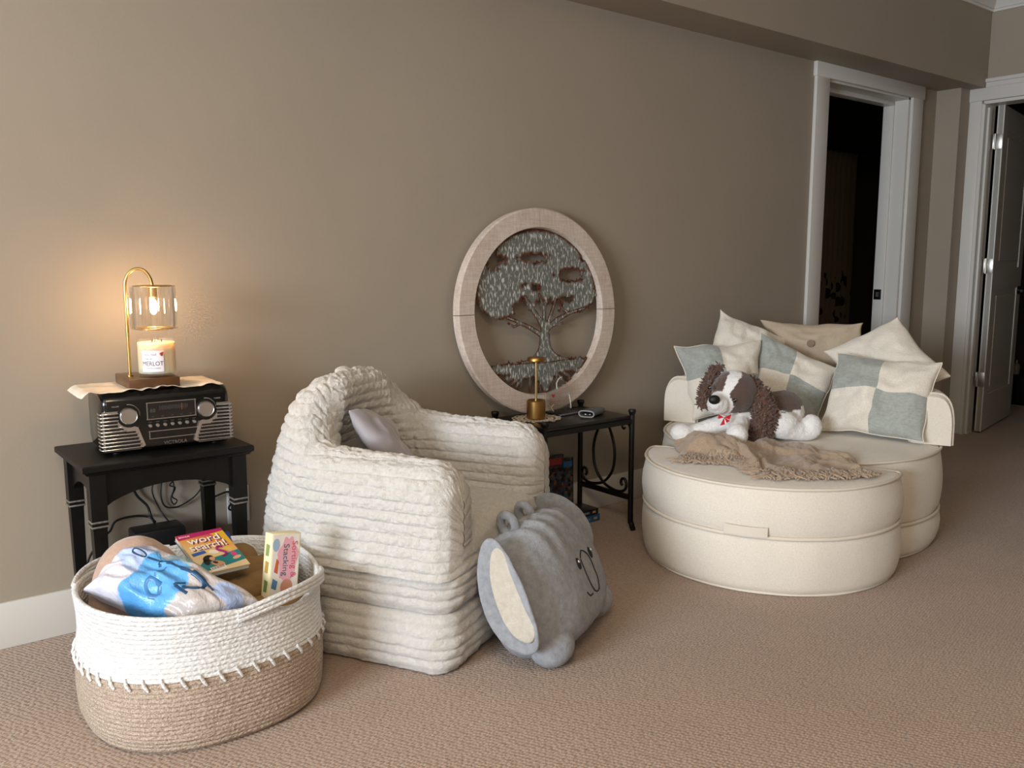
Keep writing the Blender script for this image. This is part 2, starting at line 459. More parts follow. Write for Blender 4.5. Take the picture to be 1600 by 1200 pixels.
# ------------------------------------------------------------------ black side table
M_BLKWOOD = mat('black_painted_wood', '#0c0b09', .42, vary=(40, .25), bump=(70, .06, .001), spec=.28)
M_WORN = mat('worn_bead_edge', '#6d6860', .5, vary=(150, .5))
def side_table():
    t = thing('side_table', 'narrow black wooden side table with tapered legs under the retro radio', 'table', (.678, 2.422, 0))
    W, D, H = .430, .320, .545
    prof = [(0, 0), (.006, .002), (.010, .008), (.016, .012), (.016, .024), (.013, .027)]
    bm = bmesh.new(); rings = []
    for d, z in [(0, 0)]+prof:
        x, y = W/2-.016+d, D/2-.016+d
        rings.append([bm.verts.new((sx*x, sy*y, H-.027+z)) for sx, sy in ((-1,-1),(1,-1),(1,1),(-1,1))])
    for A, B in zip(rings, rings[1:]):
        for i in range(4): bm.faces.new((A[i], A[(i+1) % 4], B[(i+1) % 4], B[i]))
    bm.faces.new(rings[0][::-1]); bm.faces.new(rings[-1])
    frombm('tabletop', bm, M_BLKWOOD, t)
    lx, ly = W/2-.036, D/2-.036
    for sx in (-1, 1):
        for sy in (-1, 1):
            bm = bmesh.new(); R = []
            for z, w in ((.518, .019), (.385, .019), (.380, .0165), (.0, .0115)):
                R.append([bm.verts.new((sx*lx+a*w, sy*ly+b*w, z)) for a, b in ((-1,-1),(1,-1),(1,1),(-1,1))])
            for A, B in zip(R, R[1:]):
                for i in range(4): bm.faces.new((A[i], A[(i+1) % 4], B[(i+1) % 4], B[i]))
            bm.faces.new(R[0]); bm.faces.new(R[-1][::-1])
            lg = frombm('leg', bm, M_BLKWOOD, t)
            for z in (.398, .386): box('bead', (sx*lx, sy*ly, z), (.042, .042, .005), M_WORN, lg, .002)
    def apron(name, L, mtx):
        n = 16; pts = [(-L/2, .518), (L/2, .518)]
        for i in range(n+1):
            a = i/n; x = L/2-L*a; pts.append((x, .430+.042*(1-(2*a-1)**2)**.8))
        prism(name, [(p[0], p[1]) for p in pts], .014, M_BLKWOOD, t, mtx)
    X, Y, Z = Vector((1,0,0)), Vector((0,1,0)), Vector((0,0,1))
    for sy in (-1, 1): apron('apron', 2*lx-.03, frame((0, sy*ly+.007, 0), X, Z, -Y))
    for sx in (-1, 1): apron('apron', 2*ly-.03, frame((sx*lx-.007, 0, 0), Y, Z, X))
side_table()

# ------------------------------------------------------------------ retro radio
M_GLOSSBLK = mat('black_gloss_plastic', '#060606', .18, coat=.4)
M_SATBLK = mat('black_satin_plastic', '#1b1b1a', .38)
M_CHROME = mat('chrome', '#d6d6d6', .16, 1.0)
M_BRUSHED = mat('brushed_aluminium', '#c9c7c3', .32, 1.0, bump=(300, .05, .0005))
M_PRINT = mat('silver_print', '#a9a9a6', .4, .3)
M_DIALGL = mat('dark_dial_window', '#0d0d0e', .08, coat=1.0)
def radio():
    t = thing('retro_radio', 'black retro tabletop radio with chrome corner grilles on the narrow black table', 'radio', (.6965, 2.345, .545), math.radians(-3))
    W, D, H, f = .322, .188, .162, .006
    # body: side profile rounded at the front top
    bm = bmesh.new()
    prof = [(.006, f), (0, f+.008), (0, H-.030)]
    for i in range(1, 9):
        a = i/8*PI/2; prof.append((.030-.030*math.cos(a), H-.030+.030*math.sin(a)))
    prof += [(D-.02, H), (D-.006, H-.006), (D, H-.02), (D, f+.02), (D-.02, f)]
    # outline in (y,z) extruded along x with rounded ends
    N = len(prof); cx_, cz_ = D/2, H/2; rings = []
    for x, sh in ((-W/2, .010), (-W/2+.003, .005), (-W/2+.008, .0015), (-W/2+.014, 0), (W/2-.014, 0), (W/2-.008, .0015), (W/2-.003, .005), (W/2, .010)):
        rings.append([bm.verts.new((x, y+(cx_-y)*sh/cx_, z+(cz_-z)*sh/cz_)) for y, z in prof])
    for A, B in zip(rings, rings[1:]):
        for i in range(N): bm.faces.new((A[i], A[(i+1) % N], B[(i+1) % N], B[i]))
    bm.faces.new(rings[0]); bm.faces.new(rings[-1][::-1])
    frombm('cabinet', bm, M_GLOSSBLK, t, angle=32)
    for sx in (-1, 1):
        for y in (.03, D-.03): cyl('foot', .011, 0, .0065, M_SATBLK, t, (sx*(W/2-.035), y), 16, .001)
    FX = lambda fx: (fx-.5)*W
    FZ = lambda fz: f+(H-f-.012)*fz
    fm = frame((0, 0, 0), (1,0,0), (0,0,1), (0,-1,0))      # local 2D (x,z) -> out of the front
    # chrome corner grilles
    for s in (-1, 1):
        kx, kz, kr = FX(.5+.30*s) , FZ(.665), .031
        P = []
        def q(fx, fz): return (s*(W/2)-s*fx*W, FZ(fz))
        pts = [q(-.004, .04), q(.27, .04), q(.31, .10), q(.26, .44)]
        for i in range(9):
            a = math.radians(-75-(105)*i/8) if s < 0 else math.radians(-105+105*i/8)
            aa = math.radians(-70-130*i/8)
            x = kx+(kr*math.cos(aa) if s < 0 else -kr*math.cos(aa)); pts.append((x, kz+kr*math.sin(aa)))
        pts += [q(.115, .76), q(-.004, .76)]
        g = prism('corner_grille', pts, .004, M_CHROME, t, fm, 0, 0)
        bm = bmesh.new()
        for i in range(11):
            z = FZ(.075+.0645*i)
            fx1 = .285-.05*max(0, (i-1))/5 if i < 6 else .115
            if i == 5: fx1 = .17
            if i == 6: fx1 = .135
            a, b = q(-.012, 0)[0], q(fx1, 0)[0]
            tube_into(bm, [(b, -.0045, z), (a+s*-.004, -.0055, z), (a+s*.001, -.003, z), (a+s*.0025, .006, z), (a+s*.0022, .022, z)], .0026, 8)
        frombm('grille_bar', bm, M_CHROME, g, angle=50)
        bm = bmesh.new()
        for i in range(10):
            z = FZ(.075+.0645*(i+.5)); fx1 = .27-.05*max(0, (i-1))/5 if i < 5 else .11
            if i == 5: fx1 = .15
            a, b = q(.01, 0)[0], q(fx1, 0)[0]
            bmbox(bm, ((a+b)/2, -.0042, z), (abs(b-a), .0012, .0036))
        frombm('grille_slot', bm, M_GLOSSBLK, g)
    # knobs
    for s, nm in ((-1, 'knob'), (1, 'knob')):
        kx, kz = FX(.5+.295*s-.015*(s < 0)), FZ(.665)
        kf = frame((kx, 0, kz), (1,0,0), (0,0,1), (0,-1,0))
        bm = bmesh.new(); tube_into(bm, [(0,0,.0), (0,0,.004)], .0275, 40); bmesh.ops.transform(bm, matrix=kf, verts=bm.verts); frombm('knob_well', bm, M_GLOSSBLK, t, angle=40)
        k = lathe('knob', [(.0005, 0), (.0215, 0), (.0215, .014), (.0195, .0165), (.0185, .0155), (.0005, .015)], M_BRUSHED, t, 40)
        k.data.transform(kf)
        bm = bmesh.new()
        arc = [(math.cos(a)*.0285, math.sin(a)*.0285, .0012) for a in [math.radians(d) for d in range(-5, 100, 7)]]
        tube_into(bm, arc, .0009, 6); bmesh.ops.transform(bm, matrix=kf, verts=bm.verts); frombm('dial_arc', bm, M_PRINT, t)
        text('knob_print', 'VOLUME' if s < 0 else 'TUNING', .0045, M_PRINT, t, fm @ Matrix.Translation((FX(.5+.40*s), FZ(.84), .0004)), .0002)
    # tuning window
    x0, x1, z0, z1 = FX(.335), FX(.715), FZ(.56), FZ(.86)
    w = prism('tuning_window', [(x0, z0), (x1, z0), (x1, z1), (x0, z1)], .0015, M_DIALGL, t, fm)
    boxes('window_rim', [(((x0+x1)/2, -.002, z), (x1-x0+.004, .004, .002)) for z in (z0, z1)]+[((x, -.002, (z0+z1)/2), (.002, .004, z1-z0)) for x in (x0, x1)], M_BRUSHED, w)
    boxes('scale_print', [((x0+.032+i*.0027, -.0018, FZ(.755)), (.0006, .0006, .010 if i % 3 else .014)) for i in range(27)], mat('dim_print', '#4c4a46', .5), w)
    box('dial_pointer', (x0+.088, -.0021, FZ(.75)), (.0016, .0006, .018), mat('amber_pointer', '#8a4424', .5), w)
    text('clock_print', '88', .014, MATS['dim_print'], w, fm @ Matrix.Translation((x0+.014, FZ(.71), .0017)), .0002)
    for i in range(5): box('indicator', (x0+.014+i*.024, -.0018, FZ(.60)), (.006, .0006, .0014), MATS['dim_print'], w)
    for i in range(7):
        x = FX(.355+.058*i)
        b = lathe('button', [(.0004, 0), (.0052, 0), (.0052, .002), (.0040, .0038), (.0004, .0042)], M_BRUSHED, t, 18)
        b.data.transform(frame((x, 0, FZ(.44)), (1,0,0), (0,0,1), (0,-1,0)))
        box('button_print', (x, -.0003, FZ(.505)), (.009, .0005, .0014), MATS['dim_print'], t)
    x0, x1, z0, z1 = FX(.345), FX(.725), FZ(.20), FZ(.335)
    c = prism('disc_tray', [(x0, z0), (x1, z0), (x1, z1), (x0, z1)], .002, M_GLOSSBLK, t, fm)
    boxes('tray_rim', [(((x0+x1)/2, -.0015, z), (x1-x0+.003, .003, .0018)) for z in (z0, z1)]+[((x, -.0015, (z0+z1)/2), (.0018, .003, z1-z0)) for x in (x0, x1)], M_BRUSHED, c)
    text('logo_print', 'VICTROLA', .0125, M_BRUSHED, t, fm @ Matrix.Translation((FX(.545), FZ(.095), .0004)), .0006, width=1.0)
radio()

# ------------------------------------------------------------------ cloth runner on the radio
M_LINEN = mat('cream_linen', '#e0d3c2', .85, vary=(30, .05), bump=(420, .15, .001))
RZ = math.radians(-3)
def runner():
    t = Matrix.Translation((.6725, 2.4475, .7075)) @ Matrix.Rotation(RZ, 4, 'Z')
    w, d = .35, .205
    def fn(u, v):
        a, b = u*2-1, v*2-1
        e = max(abs(a), abs(b))
        sc = 1+(.028*abs(math.sin(u*PI*16)) if abs(b) > .93 else 0)
        x = a*w/2*(1+(.022*abs(math.sin(v*PI*9)) if abs(a) > .93 else 0)); y = b*d/2*sc
        z = .0015
        if b < -.5:                                # front edge ruffles up off the radio
            k_ = (-b-.5)/.5
            z += k_*(.006*max(0, math.sin(u*PI*7+.6))**1.5+.010*math.exp(-((u-.52)/.09)**2)*(.6+.4*math.sin(u*60)))
            y += -.002*k_
        if a < -.90: z -= .012*((-a-.90)/.10)**1.3      # hangs over the left side
        z += .0008*noise.noise(Vector((x*40, y*40, 0)))
        return t @ Vector((x, y, max(z, .001) if a >= -.90 else z))
    o = surf('cloth_runner', fn, 130, 60, M_LINEN)
    md = o.modifiers.new('thick', 'SOLIDIFY'); md.thickness = .0012; md.offset = 1
    tag(o, 'cream scalloped cloth spread over the top of the retro radio', 'cloth')
runner()

# ------------------------------------------------------------------ crystal candle lamp and candle
M_WALNUT = mat('walnut_base', '#5a3a20', .38, vary=(18, .25), coat=.2)
M_GOLD = mat('brushed_gold', '#c6a566', .28, 1.0)
def glass_mat(name, tint, t_amount, rough=.03):
    k = NT(name)
    tr = k.n('ShaderNodeBsdfTransparent'); tr.inputs[0].default_value = tint
    gl = k.n('ShaderNodeBsdfGlossy'); gl.inputs['Roughness'].default_value = rough; gl.inputs[0].default_value = (1, 1, 1, 1)
    lw = k.n('ShaderNodeLayerWeight'); lw.inputs['Blend'].default_value = .35
    mx = k.n('ShaderNodeMixShader')
    f = k.math('ADD', k.math('MULTIPLY', lw.outputs['Facing'], 1-t_amount), .06)
    k.l(f, mx.inputs[0]); k.l(tr.outputs[0], mx.inputs[1]); k.l(gl.outputs[0], mx.inputs[2])
    k.l(mx.outputs[0], k.out.inputs['Surface']); MATS[name] = k.m
    return k.m
M_CRYSTAL = glass_mat('crystal_prism', (.985, .98, .975, 1), .62)
M_JAR = glass_mat('jar_glass', (.99, .99, .98, 1), .88)
def emit(name, color, strength):
    k = NT(name); k.b.inputs['Base Color'].default_value = lin(color)
    k.b.inputs['Emission Color'].default_value = lin(color); k.b.inputs['Emission Strength'].default_value = strength
    return k.m
LX, LY, LZ = .690, 2.452, .7105
def candle_lamp():
    t = thing('candle_warmer_lamp', 'lit gold candle warmer lamp with crystal prism shade on a walnut base', 'lamp', (LX, LY, LZ), RZ)
    box('base', (-.012, .0, .0125), (.128, .170, .025), M_WALNUT, t, .002)
    ax, ay, cx_, cy_ = -.055, -.003, .008, -.028
    P = [(ax, ay, .024), (ax, ay, .262)]
    for i in range(1, 15):
        a = PI-PI*i/14*.98; f = .5+.5*math.cos(a); P.append((ax+(cx_-ax)*f, ay+(cy_-ay)*f, .262+.048*math.sin(a)))
    P += [(cx_, cy_, .258)]
    tube('arm', P, .0042, M_GOLD, t, 12)
    cyl('collar', .008, .022, .030, M_GOLD, t, (ax, ay), 16, .001)
    R, z0, z1 = .0535, .150, .266
    ring = lambda z, r: [(cx_+r*math.cos(a), cy_+r*math.sin(a), z) for a in [2*PI*i/48 for i in range(48)]]
    for z in (z0+.002, z1-.002): tube('shade_ring', ring(z, R-.007), .0022, M_GOLD, t, 8, True)
    for a in (0, 2*PI/3, 4*PI/3): tube('spoke', [(cx_, cy_, z1), (cx_+(R-.007)*math.cos(a), cy_+(R-.007)*math.sin(a), z1-.002)], .0016, M_GOLD, t, 8)
    n = 22; proto = None
    for i in range(n):
        a = 2*PI*i/n
        if proto is None:
            bm = bmesh.new(); prism_into(bm, [(-.0050, -.0040), (.0050, -.0040), (.0068, 0), (.0030, .0048), (-.0030, .0048), (-.0068, 0)], z1-z0)
            proto = frombm('prism', bm, M_CRYSTAL, t); o = proto
        else: o = proto.copy(); COL.objects.link(o)
        o.location = (cx_+R*math.cos(a), cy_+R*math.sin(a), z0); o.rotation_euler = (0, 0, a-PI/2)
    cyl('socket', .011, .234, .266, M_GOLD, t, (cx_, cy_), 20, .001)
    ellipsoid('bulb', (cx_, cy_, .210), (.0090, .0090, .021), emit('warm_filament', '#ffcf96', 360), t, None, 3)
candle_lamp()
def candle():
    t = thing('candle', 'pale scented candle in a clear glass jar glowing under the crystal shade', 'candle', (LX+.008*math.cos(RZ), LY-.028, LZ+.0262), RZ)
    R, H = .0500, .098
    wax = NT('candle_wax'); wax.b.inputs['Base Color'].default_value = lin('#f2dfc0'); wax.b.inputs['Roughness'].default_value = .35
    wax.b.inputs['Subsurface Weight'].default_value = .9; wax.b.inputs['Subsurface Radius'].default_value = (.05, .03, .012); wax.b.inputs['Subsurface Scale'].default_value = 1.0
    lathe('wax', [(.0005, .008), (R-.0032, .008), (R-.0029, .012), (R-.0029, .088), (R-.005, .0895), (.0005, .089)], wax.m, t, 48)
    lathe('jar', [(.0005, 0), (R-.003, 0), (R, .004), (R, H), (R-.0012, H+.0006), (R-.0024, H), (R-.0026, .0075), (.0005, .0072)], M_JAR, t, 48)
    for i, (x, y) in enumerate(((0, .012), (.012, -.008), (-.012, -.008))): tube('wick', [(x, y, .088), (x+.001, y, .096)], .0012, mat('charred_wick', '#2a2018', .9), t, 6)
    # label wraps the camera side of the jar
    a0, a1 = math.radians(-148), math.radians(-84)
    lab = surf('label', lambda u, v: ((R+.0004)*math.cos(a0+(a1-a0)*u), (R+.0004)*math.sin(a0+(a1-a0)*u), .014+v*.056), 20, 4, mat('label_paper', '#ece6ea', .6), t)
    def wrap(name, s, size, z, m, ac=(a0+a1)/2, width=1.0):
        o = text(name, s, size, m, lab, Matrix.Identity(4), .0001, width=width)
        for v in o.data.vertices:
            a = ac+v.co.x/R; rr = R+.0007+v.co.z; v.co = Vector((rr*math.cos(a), rr*math.sin(a), z+v.co.y))
        o.parent = lab
    M_INK = mat('dark_ink', '#3b3640', .7); M_GREYINK = mat('grey_ink', '#8d8489', .7)
    wrap('label_print', 'you had', .0095, .060, M_GREYINK, (a0+a1)/2-.10); wrap('label_print', 'me at', .0085, .049, M_GREYINK, (a0+a1)/2-.2)
    wrap('label_title', 'MERLOT', .0165, .0355, M_INK, width=.86); wrap('label_print', 'SCENTED CANDLE', .0045, .0235, M_GREYINK)
    M_BERRY = mat('berry_print', '#a2402f', .6)
    for i, (da, dz) in enumerate(((.42, .062), (.50, .0635), (.46, .0585))):
        a = (a0+a1)/2+da; ellipsoid('berry_print', ((R+.0006)*math.cos(a), (R+.0006)*math.sin(a), dz), (.0034, .0034, .0034), M_BERRY, lab, None, 1)
candle()

# ------------------------------------------------------------------ cords and boxes under the side table
M_CORD = mat('black_cord', '#0c0c0c', .5)
def cord(label, pts, r=.0028): tag(tube('power_cord', spline(pts, 8), r, M_CORD, None, 8), label, 'cord')
cord('thick black cord curving down from behind the radio to the floor box', [(.63, 2.602, .56), (.635, 2.606, .48), (.658, 2.606, .408), (.673, 2.606, .367), (.698, 2.602, .334), (.705, 2.595, .305), (.704, 2.56, .292)], .0036)
cord('thin black cord hanging straight down in the middle under the black table', [(.725, 2.600, .56), (.728, 2.608, .48), (.722, 2.609, .407), (.717, 2.609, .369), (.733, 2.606, .318), (.742, 2.59, .296), (.744, 2.56, .289)], .0022)
cord('thin black cord looping in a low swag under the black table', [(.752, 2.600, .56), (.752, 2.610, .47), (.746, 2.611, .403), (.741, 2.611, .356), (.750, 2.611, .322), (.779, 2.611, .312), (.817, 2.611, .323), (.851, 2.611, .347), (.884, 2.611, .40), (.915, 2.611, .47), (.925, 2.606, .55)], .0022)
cord('tangled black cord bundle dangling beside the looped cord', [(.765, 2.594, .56), (.768, 2.600, .44), (.760, 2.600, .41), (.778, 2.602, .40), (.764, 2.598, .385), (.780, 2.600, .375), (.770, 2.600, .35), (.784, 2.602, .335), (.774, 2.600, .325), (.766, 2.600, .345), (.776, 2.598, .38), (.768, 2.600, .42)], .0020)
cord('black cord with a connector lying along the wall behind the basket', [(.50, 2.58, .12), (.53, 2.590, .21), (.572, 2.598, .263), (.593, 2.600, .278), (.612, 2.602, .304), (.661, 2.602, .309), (.700, 2.598, .300), (.71, 2.57, .290)], .0032)
cord('kinked black cord plugged in beside the right rear table leg', [(.868, 2.602, .318), (.909, 2.606, .329), (.940, 2.608, .334), (.954, 2.606, .322), (.952, 2.604, .304), (.938, 2.602, .284), (.948, 2.602, .276), (.956, 2.604, .292), (.944, 2.606, .300)], .0030)
M_ADAPT = mat('black_adapter_plastic', '#101114', .4)
ad = thing('adapter_box', 'black power adapter box standing on the floor under the black table', 'adapter', (.705, 2.540, 0), math.radians(-2))
box('housing', (0, 0, .1435), (.14, .085, .285), M_ADAPT, ad, .008)
box('socket_panel', (0, -.0435, .20), (.09, .004, .05), M_SATBLK, ad, .001)
op = thing('wall_outlet', 'white wall outlet plate behind the right leg of the black side table', 'outlet', (.975, WY, .285))
box('plate', (0, -.0035, 0), (.07, .007, .115), mat('white_plastic', '#dcdcd8', .35), op, .002)
for z in (-.026, .026): box('receptacle', (0, -.008, z), (.034, .004, .034), MATS['white_plastic'], op, .003)

# ------------------------------------------------------------------ rope basket
def rope_material(name, c1, c2, sc=1.0):
    k = NT(name); co = k.coord()
    n1 = k.noise(co, 330*sc, 2, .6); n2 = k.noise(co, 30, 3)
    c = k.ramp(n1, [(.36, lin(c1)), (.64, lin(c2))])
    k.l(k.mix(.12, c, k.ramp(n2, [(.3, lin(c1)), (.7, lin(c2))])), k.b.inputs['Base Color'])
    k.b.inputs['Roughness'].default_value = .9; k.b.inputs['Specular IOR Level'].default_value = .15
    v = k.n('ShaderNodeTexVoronoi'); v.inputs['Scale'].default_value = 150
    k.l(k.mapping(co, scale=(.75, .75, 1.3)), v.inputs['Vector']); k.bump(v.outputs['Distance'], .55, .004)
    return k.m
M_ROPEW = rope_material('white_cotton_rope', '#c9c8c5', '#e3e2df')
M_ROPET = rope_material('tan_melange_rope', '#8d7a69', '#c3b3a2')
BX, BY = .652, 2.020
def sup(a, p):
    c, s = math.cos(a), math.sin(a)
    r = (abs(c)**p+abs(s)**p)**(-1/p); return r*c, r*s
def basket():
    t = thing('rope_basket', 'large woven rope basket, white above and tan below, on the carpet', 'basket', (BX, BY, 0))
    PITCH_, HB = .0104, .170
    def rim(a):
        d = (a-math.radians(-60)+PI) % (2*PI)-PI
        return .302-.030*math.exp(-(d/.33)**2)+.006*math.sin(2*a+.6)
    def rad(z):
        pts = [(0, .90), (.012, .955), (.04, .985), (.10, 1.0), (.17, .995), (.22, .972), (.26, .975), (.31, .99)]
        for (z0, r0), (z1, r1) in zip(pts, pts[1:]):
            if z <= z1: return r0+(r1-r0)*(z-z0)/(z1-z0)
        return pts[-1][1]
    def wall(a, z, off=0., rib=True):
        x, y = sup(a, 2.35); f = rad(z)
        f *= 1+.018*noise.noise(Vector((math.cos(a)*1.3, math.sin(a)*1.3, z*6)))*min(1, z/.05)
        rb = .0024*abs(math.sin(PI*z/PITCH_))**.7 if rib else 0
        L = math.hypot(x*.272, y*.262)
        q = 1+(off+rb)/L
        return (x*.272*f*q, y*.262*f*q, z)
    nt = 200
    surf('tan_lower', lambda u, v: wall(2*PI*u, HB*v), nt, 130, M_ROPET, t, wu=True)
    prism('woven_base', [(wall(2*PI*i/60, .004, -.004, False)[0], wall(2*PI*i/60, .004, -.004, False)[1]) for i in range(60)], .008, M_ROPET, t)
    def up(u, v):
        a = 2*PI*u; zr = rim(a)
        if v < .55: return wall(a, HB+(zr-HB)*v/.55)
        if v < .62:
            q = (v-.55)/.07*PI; x, y, z = wall(a, zr, -.006+.006*math.cos(q)); return (x, y, z+.006*math.sin(q))
        return wall(a, zr-(zr-.015)*(v-.62)/.38, -.012)
    surf('white_upper', up, nt, 230, M_ROPEW, t, wu=True)
    st = None
    for i in range(46):
        a = 2*PI*i/46; p0 = Vector(wall(a, HB+.008, .002)); p1 = Vector(wall(a+.05, HB-.016, .002)); mid = (p0+p1)/2*1.012; mid.z = (p0.z+p1.z)/2
        tube('stitch', [p0, mid, p1], [.003, .0042, .003], M_ROPEW, t, 8)
    # lifted handle at the front right
    P = []
    for i in range(25):
        a = math.radians(-92+66*i/24); s = math.sin(PI*i/24)
        x, y, z = wall(a, .290, .004+.010*s, False); P.append((x, y, .288+.020*s))
    bm = bmesh.new()
    for dz in (0, -.0095, .0095): tube_into(bm, [(p[0], p[1], p[2]+dz) for p in P], .0058, 8)
    frombm('handle', bm, M_ROPEW, t, angle=60)
    P = []
    for i in range(25):
        a = math.radians(88+66*i/24); s = math.sin(PI*i/24)
        x, y, z = wall(a, .290, .004+.006*s, False); P.append((x, y, .292+.012*s))
    bm = bmesh.new()
    for dz in (0, -.0095, .0095): tube_into(bm, [(p[0], p[1], p[2]+dz) for p in P], .0058, 8)
    frombm('handle', bm, M_ROPEW, t, angle=60)
basket()

def pillow(name, corners, th, m, parent=None, n=52, pinch=.05, wr=.5, seed=0, flat=.45, back=.85, pull=None):
    """cushion with four pulled corners TL, TR, BR, BL; front faces along +normal"""
    TL, TR, BR, BL = [Vector(c) for c in corners]; ctr = (TL+TR+BR+BL)/4
    nrm = (TR-TL+BR-BL).cross(TL-BL+TR-BR).normalized()
    def pos(u, v, side):
        s, r = 2*u-1, 2*v-1
        s2 = s*(1-pinch*(1-r*r)); r2 = r*(1-pinch*(1-s*s))
        U, V = (s2+1)/2, (r2+1)/2
        p = (BL*(1-U)+BR*U)*(1-V)+(TL*(1-U)+TR*U)*V
        q = max(0, (1-s*s)*(1-r*r)); h = th/2*q**flat
        w = noise.noise(Vector((s*1.6+seed*7, r*1.6, side)))*.20+noise.noise(Vector((s*4+seed*3, r*4, side+5)))*.09
        # creases that run in from the corners
        cr = abs(abs(s)-abs(r)); m_ = max(abs(s), abs(r)); w -= .12*math.exp(-(cr/.10)**2)*m_**3; w += .16*noise.noise(Vector((math.atan2(r, s)*5+seed, m_*1.5, side*3)))*m_**4
        h *= 1+w*wr*2
        p += ((TR-TL).normalized()*noise.noise(Vector((s*2, r*2, seed*1.3)))+(TL-BL).normalized()*noise.noise(Vector((s*2, r*2, seed*2.1+9))))*.012
        return p+nrm*(h if side > 0 else -h*back)+nrm*.014*noise.noise(Vector((s*1.3+seed, r*1.3, 4)))-ctr
    vs, uv, idx = [], [], {}
    for side in (1, -1):
        for i in range(n):
            for j in range(n):
                edge = i in (0, n-1) or j in (0, n-1)
                if side < 0 and edge: idx[(side, i, j)] = idx[(1, i, j)]; continue
                # finer spacing towards the edges
                u = .5-.5*math.cos(PI*i/(n-1)); v = .5-.5*math.cos(PI*j/(n-1))
                u = .5*u+.5*i/(n-1); v = .5*v+.5*j/(n-1)
                idx[(side, i, j)] = len(vs); vs.append(pos(u, v, side)); uv.append((u, v))
    fs = []
    for side in (1, -1):
        for i in range(n-1):
            for j in range(n-1):
                f = [idx[(side, i, j)], idx[(side, i+1, j)], idx[(side, i+1, j+1)], idx[(side, i, j+1)]]
                fs.append(f if side > 0 else f[::-1])
    o = raw(name, vs, fs, m, parent, True)
    l = o.data.uv_layers.new(name='UVMap')
    for lp in o.data.loops: l.data[lp.index].uv = uv[lp.vertex_index]
    o.location = ctr
    loop = [idx[(1, i, 0)] for i in range(n)]+[idx[(1, n-1, j)] for j in range(1, n)]+[idx[(1, i, n-1)] for i in range(n-2, -1, -1)]+[idx[(1, 0, j)] for j in range(n-2, 0, -1)]
    return o, [vs[i] for i in loop], nrm
def piping(o, loop, r, m): return tube('piping', loop, r, m, o, 6, True)

# fleece blanket, khaki cushion, plastic bag, magazines and game box inside the basket
M_FLEECE = mat('dusty_pink_fleece', '#b59683', .95, vary=(120, .08), bump=(260, .35, .002), sheen=.5)
bm = bmesh.new()
for c, r in (((.535, 2.130, .270), (.098, .070, .125)), ((.500, 2.115, .25), (.075, .060, .110)), ((.575, 2.12, .255), (.075, .070, .115)), ((.55, 2.09, .18), (.11, .08, .12))):
    ellipsoid_into(bm, c, r)
tag(remesh('fleece_blanket', bm, .006, M_FLEECE, None, 14, .0015, 25), 'rolled dusty pink fleece blanket at the back of the basket', 'blanket')
M_KHAKI = mat('khaki_cotton', '#84683f', .85, vary=(25, .10), bump=(300, .2, .001))
bm = bmesh.new()
capsule_into(bm, (.70, 2.075, .262), (.84, 2.085, .262), .034, .036); capsule_into(bm, (.68, 1.99, .240), (.85, 2.01, .250), .042, .042)
capsule_into(bm, (.70, 1.905, .215), (.82, 1.915, .215), .045, .045); ellipsoid_into(bm, (.80, 2.150, .272), (.045, .04, .045)); capsule_into(bm, (.72, 1.99, .13), (.80, 1.99, .13), .085, .085)
tag(remesh('khaki_cushion', bm, .006, M_KHAKI, None, 2, .002, 30), 'khaki tufted cloth cushion stuffed into the basket beside the magazine', 'cushion')

def bag_material():
    k = NT('printed_bedding_bag')
    at = k.n('ShaderNodeAttribute', attribute_name='tint'); k.l(at.outputs['Color'], k.b.inputs['Base Color'])
    k.b.inputs['Roughness'].default_value = .34; k.b.inputs['Coat Weight'].default_value = .15; k.b.inputs['Coat Roughness'].default_value = .12
    m_ = k.mapping(k.coord(), scale=(30, 14, 20), rot=(0, 0, .6)); k.bump(k.noise(m_, 1.0, 4, .65), .55, .012)
    return k.m
BAGC = [(.412, 2.085, .300), (.556, 2.105, .368), (.706, 1.808, .288), (.548, 1.828, .262)]
bag, bl, bn = pillow('bedding_bag', BAGC, .135, bag_material(), None, 70, .0, .8, 4, .30)
def bag_tint(p, n):
    w = Vector((noise.noise(p*16), noise.noise(p*16+Vector((5, 2, 0))), 0))*.022
    x, y = p.x+w.x, p.y+w.y
    a = (x*.42-y*.9)                  # runs down the length of the bag, from the upper left to the right corner
    c2 = x*.9+y*.42                   # across, towards the upper edge
    if -.045 < a < .075 and c2 < .012: return lin('#5ba3de')
    if -.02 < a < .065 and c2 < .075: return lin('#93aeb4')
    if a > .065: return lin('#b9b0ac') if noise.noise(p*12) < .18 else lin('#a3b4d6')
    return lin('#b3c4e8') if noise.noise(p*13+Vector((1, 7, 2))) > .02 else lin('#dcd8e2')
vcol(bag, bag_tint)
tag(bag, 'crinkled clear bag of blue and white bedding with a navy anchor print, in the basket', 'bag')
M_NAVY = mat('navy_print', '#15456b', .35); M_PALEBLUE = mat('faded_blue_print', '#4079ad', .35)
bpy.context.view_layer.update()
def on_bag(p):
    p = Vector(p); hit, loc, nn, i = bag.ray_cast(p+bn*.15-bag.location, -bn)
    return (loc, nn) if hit else None
def bag_line(name, pts, r, m_=None):
    P = [x[0]-x[1]*r*1.15 for x in (on_bag(p) for p in spline([Vector(p) for p in pts], 4)) if x is not None]
    if len(P) > 2: tube(name, P, r*1.5, m_ or M_NAVY, bag, 8)
bag_line('anchor_ring', [(.531, 2.01, .384), (.525, 2.009, .381), (.516, 2.019, .381), (.51, 2.033, .383), (.513, 2.04, .387), (.521, 2.035, .389), (.529, 2.021, .387), (.531, 2.01, .384)], .0024)
bag_line('anchor_shank', [(.531, 2.004, .381), (.543, 1.983, .379), (.555, 1.963, .377), (.569, 1.934, .373), (.582, 1.902, .367), (.595, 1.876, .363)], .0034)
